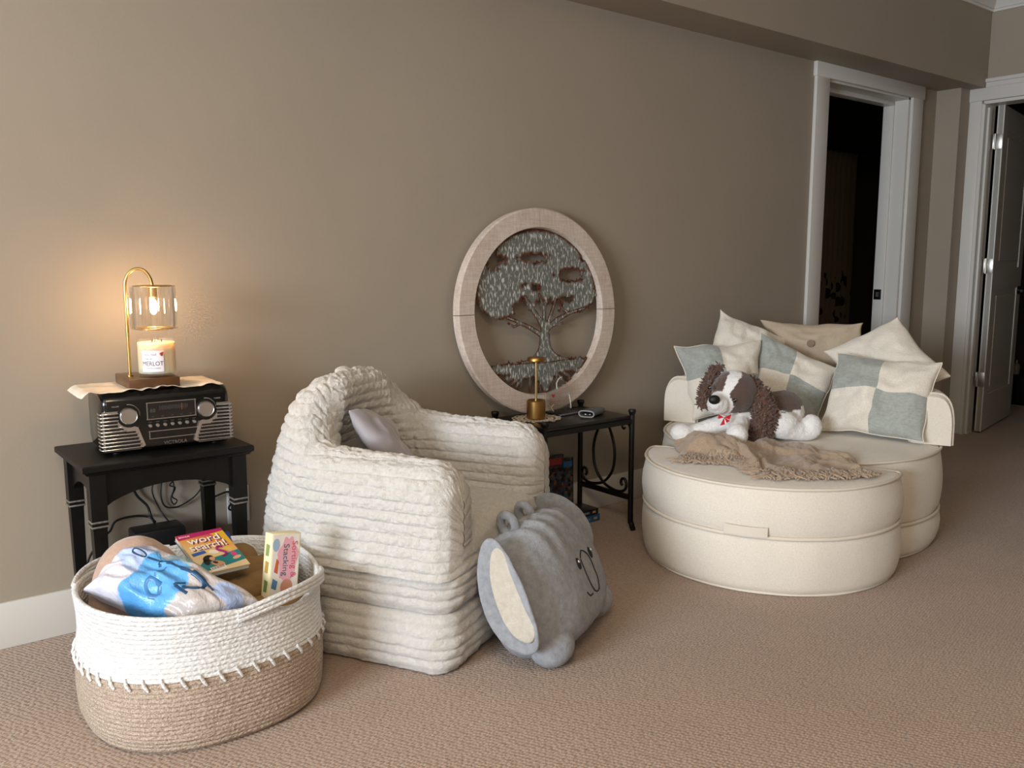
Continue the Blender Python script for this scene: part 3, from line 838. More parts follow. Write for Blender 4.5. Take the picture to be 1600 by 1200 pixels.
bag_line('anchor_stock', [(.552, 1.973, .38), (.548, 1.966, .375), (.543, 1.959, .371)], .0044)
bag_line('anchor_arm', [(.590, 1.885, .365), (.602, 1.862, .36), (.600, 1.848, .355), (.589, 1.845, .349), (.574, 1.856, .346), (.562, 1.867, .345)], .0058)
bag_line('anchor_fluke', [(.550, 1.883, .345), (.558, 1.880, .349), (.571, 1.877, .353)], .0040)
bag_line('anchor_fluke', [(.552, 1.880, .345), (.558, 1.862, .341), (.565, 1.845, .337)], .0050)
bag_line('anchor_fluke', [(.602, 1.867, .363), (.610, 1.840, .357), (.612, 1.825, .352)], .0036)
bag_line('float_ring', [(.527, 1.903, .342), (.517, 1.894, .335), (.506, 1.903, .333), (.502, 1.915, .336), (.505, 1.932, .343), (.516, 1.935, .349), (.526, 1.921, .349), (.527, 1.903, .342)], .0056, M_PALEBLUE)
bag_line('float_rope', [(.526, 1.93, .352), (.538, 1.936, .36), (.554, 1.943, .369)], .0040, M_PALEBLUE)

def quadframe(TL, TR, BL):
    TL, TR, BL = Vector(TL), Vector(TR), Vector(BL); x = (TR-TL).normalized(); z = x.cross(TL-BL).normalized(); y = z.cross(x)
    return frame(TL, x, y, z), (TR-TL).length, (TL-BL).length
def cover_gradient():
    k = NT('magazine_cover_art'); s = k.n('ShaderNodeSeparateXYZ'); k.l(k.coord('Generated'), s.inputs[0])
    d = k.math('ADD', k.math('MULTIPLY', s.outputs['Y'], .75), k.math('MULTIPLY', s.outputs['X'], .25))
    k.l(k.ramp(d, [(0, lin('#e3d3b4')), (.45, lin('#e2c489')), (.70, lin('#d78d3c')), (.85, lin('#c23a55')), (1.0, lin('#a81a5a'))]), k.b.inputs['Base Color'])
    k.b.inputs['Roughness'].default_value = .3; return k.m
M_PAGES = mat('page_edges', '#cfc8ba', .9, bump=(500, .3, .001))
def magazine():
    w, h = .115, .167
    from mathutils import Euler
    eu = Euler((.315, .018, .08)); c0 = Vector((.689, 2.035, .352))+eu.to_matrix() @ Vector((-w/2, h/2, 0))
    t = thing('magazine', 'thick colourful word search magazine lying face up on top in the basket', 'magazine', c0, rot=eu)
    box('pages', (w/2, -h/2, -.006), (w-.003, h-.003, .011), M_PAGES, t)
    box('front_cover', (w/2, -h/2, 0), (w, h, .0008), cover_gradient(), t)
    box('back_cover', (w/2, -h/2, -.012), (w, h, .0008), mat('back_cover_blue', '#54708a', .4), t)
    z = .0005
    def shape(name, pts, color, dz=0.):
        return prism(name, [(x*w, -y*h) for x, y in pts], .0003, mat('print_'+color.strip('#'), color, .35), t, None, z+dz)
    def oval(cx_, cy_, rx, ry, rot=0., n=18): return [(cx_+rx*math.cos(a)*math.cos(rot)-ry*math.sin(a)*math.sin(rot), cy_+rx*math.cos(a)*math.sin(rot)+ry*math.sin(a)*math.cos(rot)) for a in [-2*PI*i/n for i in range(n)]]
    shape('cover_print', [(0, 0), (1, 0), (1, .07), (0, .13)], '#b01f5f')
    shape('cover_print', [(.70, .10), (1, .07), (1, .45), (.86, .30)], '#d9a92c')
    shape('cover_print', [(.03, .82), (.20, .70), (.62, .66), (1, .60), (1, .86), (.4, .93), (.03, .96)], '#1f7f86', .0002)
    I = Matrix.Identity(4)
    for dx, dy, m_, dz in ((.003, -.003, mat('print_plum', '#5b2a52', .4), .0006), (0, 0, mat('print_white', '#f3ecdf', .4), .0010)):
        text('cover_title', 'word', .037, m_, t, Matrix.Translation((w*.50+dx, -h*.20+dy, dz)), .0003, width=1.0)
        text('cover_title', 'search!', .037, m_, t, Matrix.Translation((w*.49+dx, -h*.37+dy, dz)), .0003, width=.86)
    text('cover_print', 'BONUS', .008, MATS['print_white'], t, Matrix.Translation((w*.16, -h*.06, .0008)), .0002)
    shape('cover_print', [(.05, .50), (.34, .47), (.35, .54), (.06, .57)], '#2f5fae', .0003)
    # letter S ribbon, two bathers in plain shapes
    tube('cover_print', spline([(w*.74, -h*.47, .001), (w*.64, -h*.45, .001), (w*.60, -h*.52, .001), (w*.68, -h*.58, .001), (w*.72, -h*.65, .001), (w*.60, -h*.70, .001)], 6), .0034, mat('print_magenta', '#8f1f63', .4), t, 6)
    shape('cover_print', oval(.50, .55, .10, .05, .2), '#e9dcc9', .0003)
    shape('bather_hair', oval(.30, .68, .12, .075, -.3), '#17141c', .0004); shape('bather_hair', oval(.22, .76, .06, .07, 0), '#17141c', .0004)
    shape('bather_face', oval(.37, .70, .055, .045), '#d9a57e', .0006); shape('bather_body', oval(.42, .83, .13, .065, .3), '#cf9a74', .0005); shape('bather_suit', oval(.38, .80, .05, .03, .4), '#2a2330', .0007)
    shape('bather_hair', oval(.84, .55, .085, .05, .4), '#e0b93f', .0004); shape('bather_face', oval(.82, .59, .045, .04), '#dfae88', .0006)
    shape('bather_suit', oval(.85, .69, .06, .055, .2), '#d0447f', .0006); shape('bather_body', oval(.86, .78, .10, .035, -.2), '#dbaa84', .0005)
    shape('barcode_panel', [(.20, .90), (.52, .87), (.53, .97), (.21, .995)], '#eceae4', .0004)
    for i in range(14):
        x = .225+.02*i; shape('barcode_line', [(x, .905-.0018*i), (x+.006+.004*(i % 3 == 0), .905-.0018*i), (x+.006+.004*(i % 3 == 0), .955-.0018*i), (x, .955-.0018*i)], '#26252a', .0007)
magazine()
bmag = thing('blue_magazine', 'blue magazine whose corner sticks out behind the word search magazine', 'magazine', (.690, 2.128, .362), rot=(.30, .0, -.16))
box('pages', (.022, -.08, 0), (.095, .155, .006), M_PAGES, bmag)
box('front_cover', (.022, -.08, .0036), (.097, .158, .0008), mat('blue_cover', '#1f3f9c', .3), bmag)
text('cover_title', 'MEMORIES', .011, MATS['print_white'], bmag, Matrix.Translation((.03, -.011, .0042)), .0002)

def game_box():
    t = thing('game_box', 'pale yellow and pink toy game box standing on end in the right of the basket', 'box', (.782, 1.895, .150), rot=(math.radians(-4), math.radians(9), math.radians(6)))
    W, D, H = .076, .034, .255
    box('carton', (0, 0, H/2), (W, D, H), mat('pale_yellow_carton', '#e8dfb4', .45), t, .0015)
    fm = frame((0, -D/2-.0002, 0), (1,0,0), (0,0,1), (0,-1,0))
    prism('front_panel', [(-W/2+.003, .004), (W/2-.003, .004), (W/2-.003, H-.003), (-W/2+.003, H-.003)], .0004, mat('cream_panel', '#e9e2da', .4), t, fm)
    n = 24
    cloud = [(.006+.026*math.cos(a)*(1+.16*math.sin(5*a)), .192+.055*math.sin(a)*(1+.12*math.sin(7*a))) for a in [2*PI*i/n for i in range(n)]]
    prism('pink_cloud', cloud, .0004, mat('print_pink', '#e3a9b4', .4), t, fm, .0003)
    R = Matrix.Rotation(-PI/2, 4, 'Z')
    text('box_title', 'Sorting &', .021, mat('print_rose', '#c9556f', .4), t, fm @ Matrix.Translation((.022, .192, .0008)) @ R, .0003, width=1.1)
    text('box_title', 'Stacking', .021, mat('print_slate', '#4b6672', .4), t, fm @ Matrix.Translation((.000, .192, .0008)) @ R, .0003, width=1.1)
    def pr(name, pts, c): prism(name, [(x*.80, z) for x, z in pts], .0004, mat('print_'+c.strip('#'), c, .4), t, fm, .0006)
    pr('badge', [(-.034+.011*math.cos(a), .228+.015*math.sin(a)) for a in [2*PI*i/18 for i in range(18)]], '#9db6cc')
    pr('block_print', [(-.042, .128), (-.026, .122), (-.022, .142), (-.038, .150)], '#4f7fa3')
    pr('block_print', [(-.036, .165), (-.024, .160), (-.022, .190), (-.030, .196)], '#c9633f')
    pr('block_print', [(-.040, .070), (-.022, .058), (-.012, .078), (-.028, .094)], '#5d8f78')
    pr('block_print', [(-.008, .082), (.022, .076), (.026, .104), (-.004, .110)], '#dfae3a')
    pr('child_print', [(.008+.020*math.cos(a), .128+.018*math.sin(a)) for a in [2*PI*i/16 for i in range(16)]], '#c98f73')
    sm = frame((-W/2-.0002, 0, 0), (0,-1,0), (0,0,1), (-1,0,0))
    for i, (z, c) in enumerate(((.07, '#b58f4a'), (.13, '#6d8a58'), (.175, '#b58f4a'), (.215, '#8a9a5a'))):
        prism('spine_print', [(-.008, z-.014), (.006, z-.014), (.009, z+.012), (-.006, z+.014)], .0004, mat('print_'+c.strip('#'), c, .4), t, sm)
game_box()

# ------------------------------------------------------------------ ribbed plush armchair
def plush_material(name, c1, c2, sc=90):
    k = NT(name); co = k.coord()
    n = k.noise(co, sc, 4, .6)
    k.l(k.ramp(n, [(.3, lin(c1)), (.7, lin(c2))]), k.b.inputs['Base Color'])
    k.b.inputs['Roughness'].default_value = .85; k.b.inputs['Sheen Weight'].default_value = .35; k.b.inputs['Specular IOR Level'].default_value = .2
    k.bump(k.noise(co, 100, 6, .78), .95, .010)
    return k.m
M_PLUSH = plush_material('ivory_ribbed_plush', '#e3ddd3', '#f2eee7')
CF = Vector((.48, -.877, 0)).normalized(); CS = Vector((.877, .48, 0)).normalized()
CH_O = Vector((1.146, 1.708, 0))+CS*.36-CF*.335          # centre of the footprint
CH_RZ = math.atan2(CS.y, CS.x)
RP = .0285
def ribz(s): return abs(math.sin(PI*s/RP))**.42
def fluff(p, a=.0030): return a*(.9*noise.noise(p*34)+.9*noise.noise(p*80)+.5*noise.noise(p*150))
def armchair():
    t = thing('plush_armchair', 'ivory ribbed plush child armchair on the carpet in front of the wall', 'armchair', CH_O, CH_RZ)
    HW, DF, DB = .356, -.336, .345
    def outline(u, inset=0.):
        """u 0..1 round the footprint, starting at the middle of the front"""
        pts = OUT; L = u % 1.0*OUTL; i = 0
        import bisect
        i = bisect.bisect_right(OUTS, L)-1; i = min(i, len(pts)-2)
        f = (L-OUTS[i])/(OUTS[i+1]-OUTS[i]); p = pts[i].lerp(pts[i+1], f); q = nrm[i].lerp(nrm[(i+1) % len(nrm)], f).normalized()
        return p-q*inset, q
    OUT = []
    rc = .066
    def seg(p, q, n):
        for i in range(n): OUT.append(Vector((p[0]+(q[0]-p[0])*i/n, p[1]+(q[1]-p[1])*i/n, 0)))
    seg((0, DF), (HW-rc, DF), 30)
    for i in range(24):
        a = -PI/2+PI/2*i/24; OUT.append(Vector((HW-rc+rc*math.cos(a), DF+rc+rc*math.sin(a), 0)))
    seg((HW, DF+rc), (HW, -.02), 24)
    for i in range(160):
        a = PI*i/160; c, s = math.cos(a), math.sin(a); e = 2/2.6
        OUT.append(Vector((HW*abs(c)**e*(1 if c > 0 else -1), -.02+(DB+.02)*abs(s)**e, 0)))
    seg((-HW, -.02), (-HW, DF+rc), 24)
    for i in range(24):
        a = PI+PI/2*i/24; OUT.append(Vector((-HW+rc+rc*math.cos(a), DF+rc+rc*math.sin(a), 0)))
    seg((-HW+rc, DF), (0, DF), 30); OUT.append(Vector((0, DF, 0)))
    OUTS = [0.]
    for a, b in zip(OUT, OUT[1:]): OUTS.append(OUTS[-1]+max((b-a).length, 1e-7))
    OUTL = OUTS[-1]; nrm = []
    for i in range(len(OUT)):
        d = OUT[min(i+1, len(OUT)-1)]-OUT[max(i-1, 0)]; nrm.append(Vector((d.y, -d.x, 0)).normalized())
    def slab(name, z0, z1, inset, rt, rb, bulge, ribtop=True):
        side = z1-z0
        prof = [(.30, z0)]
        for i in range(7): a = PI/2*i/6; prof.append((rb-rb*math.sin(a), z0+rb-rb*math.cos(a)))
        nz = max(6, int((side-rb-rt)/.0034))
        for i in range(1, nz): prof.append((-bulge*math.sin(PI*i/nz), z0+rb+(side-rb-rt)*i/nz))
        for i in range(7): a = PI/2*i/6; prof.append((rt-rt*math.cos(a), z1-rt+rt*math.sin(a)))
        nt_ = 40
        for i in range(1, nt_+1): prof.append((rt+(.33-rt)*i/nt_, z1))
        S = [0.]
        for a, b in zip(prof, prof[1:]): S.append(S[-1]+math.hypot(b[0]-a[0], b[1]-a[1]))
        def fn(u, v):
            i = int(round(v*(len(prof)-1))); d, z = prof[i]
            p, q = outline(u, 0)
            dd = inset+d
            if dd <= .05: p = p-q*dd
            else:
                b = p-q*.05; f = min(1, (dd-.05)/.28); p = Vector((b.x*(1-f), b.y*(1-f)+0*f, 0))
            r = .0085*ribz(z-z0+.5*RP) if z < z1-.004 else .0045*(ribz(p.y) if ribtop else 1)
            w = Vector((p.x, p.y, z)); r += fluff(w+Vector((0, 0, 3)), .0036)
            if z < z1-.004 and dd < .08: w += q*r
            elif z > z0+.02: w.z += r
            return w
        surf(name, fn, 260, len(prof), M_PLUSH, t, wu=True)
    slab('fold_out_base', .002, .166, .004, .035, .03, .008)
    slab('seat', .160, .345, .002, .04, .03, .008)
    # wrap-round arms and back: an open U above the seat, arms reaching the front face
    PATH = []
    HB_, YS = HW+.004, -.02
    for i in range(60): PATH.append(Vector((HB_, DF-.004+(YS-DF+.004)*i/60, 0)))
    for i in range(200):
        a = PI*i/200; c, s = math.cos(a), math.sin(a); e = 2/2.6
        PATH.append(Vector((HB_*abs(c)**e*(1 if c > 0 else -1), YS+(DB+.02)*abs(s)**e, 0)))
    for i in range(61): PATH.append(Vector((-HB_, YS+(DF-.004-YS)*i/60, 0)))
    PS = [0.]
    for a, b in zip(PATH, PATH[1:]): PS.append(PS[-1]+(b-a).length)
    PL = PS[-1]; PN = []
    for i in range(len(PATH)):
        d = PATH[min(i+1, len(PATH)-1)]-PATH[max(i-1, 0)]; PN.append(Vector((d.y, -d.x, 0)).normalized())
    import bisect
    def along(u):
        L = u*PL; i = min(max(bisect.bisect_right(PS, L)-1, 0), len(PATH)-2); f = (L-PS[i])/(PS[i+1]-PS[i])
        return PATH[i].lerp(PATH[i+1], f), PN[i].lerp(PN[i+1], f).normalized()
    RE = .050                                     # radius of the arm fronts
    def top(u):
        k_ = abs(2*u-1)
        if k_ < .30: h = .715-.03*(k_/.30)**2
        elif k_ < .60: f = (k_-.30)/.30; f = f*f*(3-2*f); h = .685-.140*f
        else: h = .545-.012*(k_-.6)/.4
        e = min(u, 1-u)*PL
        if e < .085: h -= .080*(1-math.sqrt(max(0, 1-(1-e/.085)**2)))
        return h
    def thick(u):
        k_ = abs(2*u-1); return .155-.025*(1-min(1, k_/.6))
    nv = 330
    def fn(u, v):
        # crowd samples at both ends so the fronts round off cleanly
        u = u-.045*math.sin(4*PI*u)/(1) if False else u
        p, q = along(u); e = min(u, 1-u)*PL; H = top(u); th = thick(u)
        cap = 1.0
        if e < RE: cap = math.sqrt(max(0., 1-(1-e/RE)**2))
        th2 = th*(.45+.55*cap) if e > 1e-6 else 0.
        r = max(th2/2, 1e-5); z0 = .262
        lean = .112*max(0, (H-.545)/.17)          # back rim draws in and up
        Ls = H-r-z0; La = PI*r; Li = H-r-.33; LT = Ls+La+Li; s = v*LT
        off = (th-th2)/2
        if s < Ls:
            z = z0+s; d = off; nd, nz = 1.0, 0.0
        elif s < Ls+La:
            a = (s-Ls)/r; z = H-r+r*math.sin(a); d = off+r-r*math.cos(a); nd, nz = math.cos(a), math.sin(a)
        else:
            z = H-r-(s-Ls-La); d = off+th2; nd, nz = -1.0, 0.0
        fz = max(0, (z-.34)/(H-.34)); fl = .014*(1-min(1, (z-z0)/.10)) if nd > .5 else 0
        d += lean*fz**1.6-fl
        rs = (z-z0) if abs(nd) > .3 else (H-r-z0+(s-Ls))
        rb = .0095*ribz(rs+.4*RP)
        for us in (.235, .765): rb -= .008*math.exp(-((u-us)/.006)**2)   # tucked seams where back meets arms
        w = p-q*d; w = Vector((w.x, w.y, z)); rb += fluff(w, .0042); rb *= (.15+.85*cap)
        w = w+q*(nd*rb)+Vector((0, 0, nz*rb))
        if e < RE: w.y -= .0055*ribz(rs+.4*RP)*(1-cap)
        return w
    surf('arms_and_back', fn, 420, nv, M_PLUSH, t)
    # little gathered tab on top of the back
    ellipsoid('back_tab', (.005, .196, .716), (.034, .020, .014), M_PLUSH, t, None, 3)
armchair()
def from_chair(x, y, z): return CH_O+CS*x-CF*y+Vector((0, 0, z))
M_SATIN = mat('silver_satin', '#a7a0a4', .35, sheen=.4, vary=(8, .06))
sat, lo, nn = pillow('satin_cushion', [from_chair(-.135, .085, .625), from_chair(.04, .150, .600), from_chair(.085, .005, .385), from_chair(-.07, -.055, .400)], .10, M_SATIN, None, 36, .06, .7, 9)
tag(sat, 'small silver satin cushion leaning inside the ivory armchair', 'cushion')

# ------------------------------------------------------------------ grey elephant cushion
def elephant():
    M_G = plush_material('grey_short_plush', '#979aa0', '#b6b9bf', 60)
    M_C = plush_material('cream_plush', '#d8cdb8', '#e9e0cf', 60)
    M_K = mat('black_embroidery', '#17171a', .7)
    base = CH_O+CS*(-.005)+CF*.530
    lean = math.radians(27)
    t = thing('elephant_cushion', 'grey plush elephant pillow with cream ears leaning on the front of the armchair', 'cushion', (base.x, base.y, .012), rot=(-lean, 0, CH_RZ))
    W, H, Dp = .51, .345, .25
    # local: x across the face, z up, -y is the face side
    def body(u, v):
        a = 2*PI*u; b = PI*(v-.5)
        def sp(x, e): return abs(x)**e*(1 if x >= 0 else -1)
        cb, sb = sp(math.cos(b), .62), sp(math.sin(b), .62)
        x = W/2*sp(math.cos(a), .70)*cb; y = Dp/2*sp(math.sin(a), .9)*cb; z = H/2*sb
        x *= 1-.10*(z/(H/2))*(z > 0)
        p = Vector((x, y, z+H/2))
        # pleats that fall from the crown towards the face
        f = max(0, (z+.02)/(H/2))
        pl = .006*f*math.sin(x*95)*(1-abs(x)/(W/2))
        n = Vector((x, y*2.2, z)).normalized()
        return p+n*(pl+.0022*noise.noise(p*30)+.0016*noise.noise(p*80))
    bd = surf('body', body, 120, 90, M_G, t, wu=True)
    bpy.context.view_layer.update()
    def on_face(x, z):
        hit, loc, nn, i = bd.ray_cast(Vector((x, -.5, z)), Vector((0, 1, 0)))
        return (loc, nn) if hit else (Vector((x, -.1, z)), Vector((0, -1, 0)))
    for s in (-1, 1):
        p, nn = on_face(s*.052+.035, .180)
        e = ellipsoid('eye', p, (.011, .006, .017), M_K, t, nn.to_track_quat('-Y', 'Z').to_matrix())
        ellipsoid('eye_glint', p+nn*.0055+Vector((.003*s, 0, .006)), (.003, .002, .004), mat('white_thread', '#e8e6e0', .6), e)
        # brow-side lashes
    def stitch(name, pts):
        P = [on_face(x+.035, z-.004) for x, z in pts]; tube(name, [p+nn*.0005 for p, nn in P], .0022, M_K, t, 6)
    arc = [(-.042+.0*i, .215-.008*i) for i in range(6)]
    stitch('trunk_outline', spline([(-.028, .190), (-.032, .155), (-.030, .115), (-.012, .090), (.012, .090), (.030, .115), (.032, .155), (.027, .188), (.0, .206), (-.026, .192)], 5))
    stitch('mouth', spline([(-.070, .108), (-.056, .094), (-.036, .092)], 5))
    # ears: flaps rooted beside the face and swept back along the sides, cream inside
    def flap(name, s, cy_, cz_, ry, rz, x0, th, m_, parent, curl):
        def fn(u, v):
            a = 2*PI*u; r = math.sin(PI*v)**.75
            y = ry*math.cos(a)*r; z = rz*math.sin(a)*r*(1+.10*math.sin(a))
            x = x0+th*math.cos(PI*v)+curl*(y/ry-.2)**2*.5-.02*(z/rz)
            p = Vector((s*x, cy_+y, cz_+z)); p.x += .003*noise.noise(p*25)
            return p
        return surf(name, fn, 60, 28, m_, parent, wu=True)
    for s, cy_, cz_, ry, rz, x0 in ((-1, -.030, .195, .072, .150, W/2+.008), (1, .01, .235, .075, .125, W/2+.000)):
        er = flap('ear', s, cy_, cz_, ry, rz, x0, .021, M_G, t, .07)
        flap('ear_lining', s, cy_-.022, cz_+.006, ry*.66, rz*.80, x0+.023, .013, M_C, er, .03)
    for s in (-1, 1):
        bm = bmesh.new(); ellipsoid_into(bm, (s*.17, -.03, .035), (.058, .062, .055)); 
        frombm('foot', bm, M_G, t, True)
    # soft loops on the crown
    for x, r, tilt in ((-.075, .027, 1.2), (.045, .026, 1.1)):
        P = [(x+r*math.cos(a)*math.cos(tilt), -.01+r*math.cos(a)*math.sin(tilt), H-.016+r+r*math.sin(a)) for a in [2*PI*i/20 for i in range(20)]]
        tube('crown_loop', P, .0125, M_G, t, 10, True)
    bm = bmesh.new(); capsule_into(bm, (W/2-.06, .06, .12), (W/2+.01, .03, .10), .022, .018); frombm('tail', bm, M_G, t, True)
elephant()

# ------------------------------------------------------------------ wrought iron end table
M_IRON = mat('black_wrought_iron', '#0f0e0d', .45, .3, bump=(90, .2, .002))
M_TABTOP = mat('black_table_slab', '#1c1814', .33, vary=(30, .3))
TX0, TX1, TY0, TY1 = 1.968, 2.408, 2.305, 2.595
def iron_table():
    t = thing('iron_end_table', 'black wrought iron end table with curled metal ends under the round tree wall art', 'table', ((TX0+TX1)/2, (TY0+TY1)/2, 0))
    hx, hy = (TX1-TX0)/2, (TY1-TY0)/2
    box('tabletop', (0, 0, .4475), (2*hx, 2*hy, .015), M_TABTOP, t, .003)
    boxes('top_rail', [((0, s*hy, .432), (2*hx, .014, .018)) for s in (-1, 1)]+[((s*hx, 0, .432), (.014, 2*hy, .018)) for s in (-1, 1)], M_IRON, t)
    for sx in (-1, 1):
        for sy in (-1, 1):
            x, y = sx*hx, sy*hy
            P = [(x+sx*.006, y+sy*.010, .001), (x+sx*.002, y+sy*.004, .03), (x, y, .07), (x, y, .46)]
            lg = tube('leg', spline(P, 5), .0105, M_IRON, t, 10)
            lathe('finial', [(.0005, .455), (.010, .456), (.0125, .462), (.015, .470), (.0155, .474), (.013, .478), (.0005, .479)], M_IRON, lg, 16, (x, y, 0))
    for sx in (-1, 1):
        x = sx*hx
        box('stretcher', (x, 0, .130), (.014, 2*hy, .020), M_IRON, t, .002)
        Y = lambda q: hy-q*2*hy
        for mir in (0, 1):
            f = (lambda q: q) if not mir else (lambda q: .96-q)
            c = [(.50, .428), (.42, .40), (.32, .34), (.285, .28), (.33, .215), (.48, .165), (.66, .146), (.80, .144), (.90, .156), (.93, .178), (.90, .198), (.845, .196), (.83, .180), (.855, .172)]
            tube('scroll', spline([(x+(.004 if mir else -.004), Y(f(a)), z) for a, z in c], 6), .0058, M_IRON, t, 8)
        for s in (-1, 1):
            c = [(.0, .395), (.006, .412), (.022, .424), (.040, .418), (.044, .404), (.036, .396), (.028, .402)]
            tube('corner_curl', spline([(x, s*(hy-.008-a), z) for a, z in c], 5), .0045, M_IRON, t, 8)
iron_table()
TZ = .4555

# ------------------------------------------------------------------ round tree art leaning on the wall
def art():
    RO, RI, TH = .392, .316, .032
    t = thing('round_wall_art', 'round whitewashed wood frame with a metal tree cutout, leaning on the wall', 'wall art', (2.166, 2.553, TZ+.0005), rot=(math.radians(-2.6), 0, 0))
    k = NT('whitewashed_wood'); co = k.coord()
    m1 = k.mapping(co, scale=(14, 60, 130), rot=(0, .8, 0)); m2 = k.mapping(co, scale=(110, 60, 16), rot=(0, -.5, 0))
    n = k.mix(.5, k.noise(m1, 1.0, 4, .7), k.noise(m2, 1.0, 4, .7)); n3 = k.noise(co, 9, 3)
    c = k.ramp(n, [(.36, lin('#ab9888')), (.62, lin('#d8cabd'))])
    k.l(k.mix(.35, c, k.ramp(n3, [(.3, lin('#b8a392')), (.7, lin('#dcd1c7'))])), k.b.inputs['Base Color'])
    k.b.inputs['Roughness'].default_value = .75; k.bump(n, .5, .003)
    for q in range(4):
        a0, a1 = PI/2*q+.0035, PI/2*(q+1)-.0035
        prof = [(RI, 0), (RI+.004, -TH/2), (RO-.006, -TH/2), (RO, -TH/2+.005), (RO, TH/2), (RI, TH/2)]
        bm = bmesh.new(); rings = []
        for i in range(33):
            a = a0+(a1-a0)*i/32
            rings.append([bm.verts.new((r*math.cos(a), y, RO+r*math.sin(a))) for r, y in prof])
        N = len(prof)
        for A, B in zip(rings, rings[1:]):
            for i in range(N): bm.faces.new((A[i], A[(i+1) % N], B[(i+1) % N], B[i]))
        bm.faces.new(rings[0]); bm.faces.new(rings[-1][::-1])
        frombm('frame_segment', bm, k.m, t, angle=30)
    # the cutout: implicit shapes sampled on a fine grid
    def P(cx_, cy_): return ((cx_-535)/348*.316, (615-cy_)/452*.316)
    ell = [(P(590, 330), .205, .118), (P(330, 500), .112, .105), (P(730, 500), .125, .095), (P(540, 240), .155, .060), (P(700, 350), .150, .100), (P(520, 520), .075, .06), (P(800, 450), .06, .07), (P(290, 420), .06, .07), (P(420, 300), .10, .06)]
    holes = [(P(510, 322), .066, .015), (P(722, 415), .060, .022), (P(300, 350), .022, .03), (P(545, 605), .030, .030), (P(440, 600), .038, .030), (P(640, 585), .025, .020), (P(515, 485), .016, .010), (P(800, 320), .018, .012), (P(300, 335), .05, .012), (P(700, 545), .03, .008)]
    br = [([(560, 860), (558, 780), (562, 700)], .024, .019), ([(562, 730), (535, 660), (490, 590), (455, 530)], .014, .007), ([(562, 710), (560, 620), (535, 520)], .010, .006),
          ([(568, 705), (595, 640), (625, 550)], .010, .006), ([(570, 715), (630, 665), (700, 630), (795, 605)], .013, .006), ([(545, 745), (490, 705), (430, 670), (365, 640)], .011, .006),
          ([(600, 695), (650, 690), (665, 680)], .006, .004), ([(430, 672), (395, 690), (365, 668)], .006, .004), ([(700, 630), (660, 600), (640, 560)], .006, .004)]
    roots = []
    rr = random.Random(3)
    for i in range(16):
        x0 = 560+rr.uniform(-30, 30); x1 = 300+i*33; y1 = 985+rr.uniform(-20, 60)
        roots.append(([(x0, 905), ((x0*1.2+x1*.8)/2, 940), ((x0*.4+x1*1.6)/2, 960+rr.uniform(-10, 15)), (x1+rr.uniform(-15, 15), y1), (x1+rr.uniform(-25, 25), y1+45)], .0085, .004))
    def seg_d(p, a, b):
        ax, az = a; bx, bz = b; dx, dz = bx-ax, bz-az; L = dx*dx+dz*dz
        t_ = 0 if L == 0 else max(0, min(1, ((p[0]-ax)*dx+(p[1]-az)*dz)/L)); return math.hypot(p[0]-ax-dx*t_, p[1]-az-dz*t_), t_
    def poly(p, L, w0, w1):
        Q = [P(*c) for c in L]; best = -1; n_ = len(Q)-1
        for i in range(n_):
            d, t_ = seg_d(p, Q[i], Q[i+1]); w = w0+(w1-w0)*(i+t_)/n_; best = max(best, w-d)
        return best
    def jag(x, z, a, s): return a*(noise.noise(Vector((x*s, z*s, 1)))+.7*noise.noise(Vector((x*s*2.4, z*s*2.4, 5))))
    RIN = RI-.002
    def canopy(x, z):
        f = -1
        for (c, rx, rz) in ell:
            d = math.hypot((x-c[0])/rx, (z-c[1])/rz); f = max(f, (1-d)*min(rx, rz))
        for (c, rx, rz) in holes:
            d = math.hypot((x-c[0])/rx, (z-c[1])/rz); f = min(f, (d-1)*min(rx, rz))
        return min(f+jag(x, z, .010, 55), RIN-math.hypot(x, z))
    def trunk(x, z):
        f = max(poly((x, z), *b) for b in br)
        zb = P(0, 880)[1]
        fl = .024+.09*math.exp(-(z-zb)/.020) if z > zb-.01 else .06
        if z < zb+.10: f = max(f, fl-abs(x-P(560, 0)[0]))
        if z < zb-.012: f = -1
        return min(f, RIN-math.hypot(x, z))
    def ground(x, z):
        zt = P(0, 878)[1]-.15*x*x+.010*noise.noise(Vector((x*60, 0, 3)))+.012*max(0, noise.noise(Vector((x*130+z*40, 0, 9))))
        zb = P(0, 940)[1]
        f = min(zt-z, z-zb+.004)
        f = max(f, max(poly((x, z), *r) for r in roots) if z < zb+.02 else -1)
        zc = abs(x-P(560, 0)[0]); f = max(f, min(.085*math.exp(-max(0, zb-z)/.05)-zc, zb+.01-z))
        return min(f, RIN-math.hypot(x, z))
    N = 236; h = 2*RI/N
    km = NT('tree_cut_metal'); at = km.n('ShaderNodeAttribute', attribute_name='tint')
    co = km.coord(); mm = km.mapping(co, scale=(165, 10, 42))
    dash = km.ramp(km.noise(mm, 1.0, 2, .5), [(.53, (0, 0, 0, 1)), (.62, (1, 1, 1, 1))])
    grey = km.mix(dash, lin('#74766f'), lin('#d8d9d5'))
    rust = km.ramp(km.noise(co, 70, 3), [(.35, lin('#3a1f15')), (.65, lin('#74422a'))])
    km.l(km.mix(at.outputs['Fac'], grey, rust), km.b.inputs['Base Color'])
    km.b.inputs['Roughness'].default_value = .5; km.b.inputs['Metallic'].default_value = .25
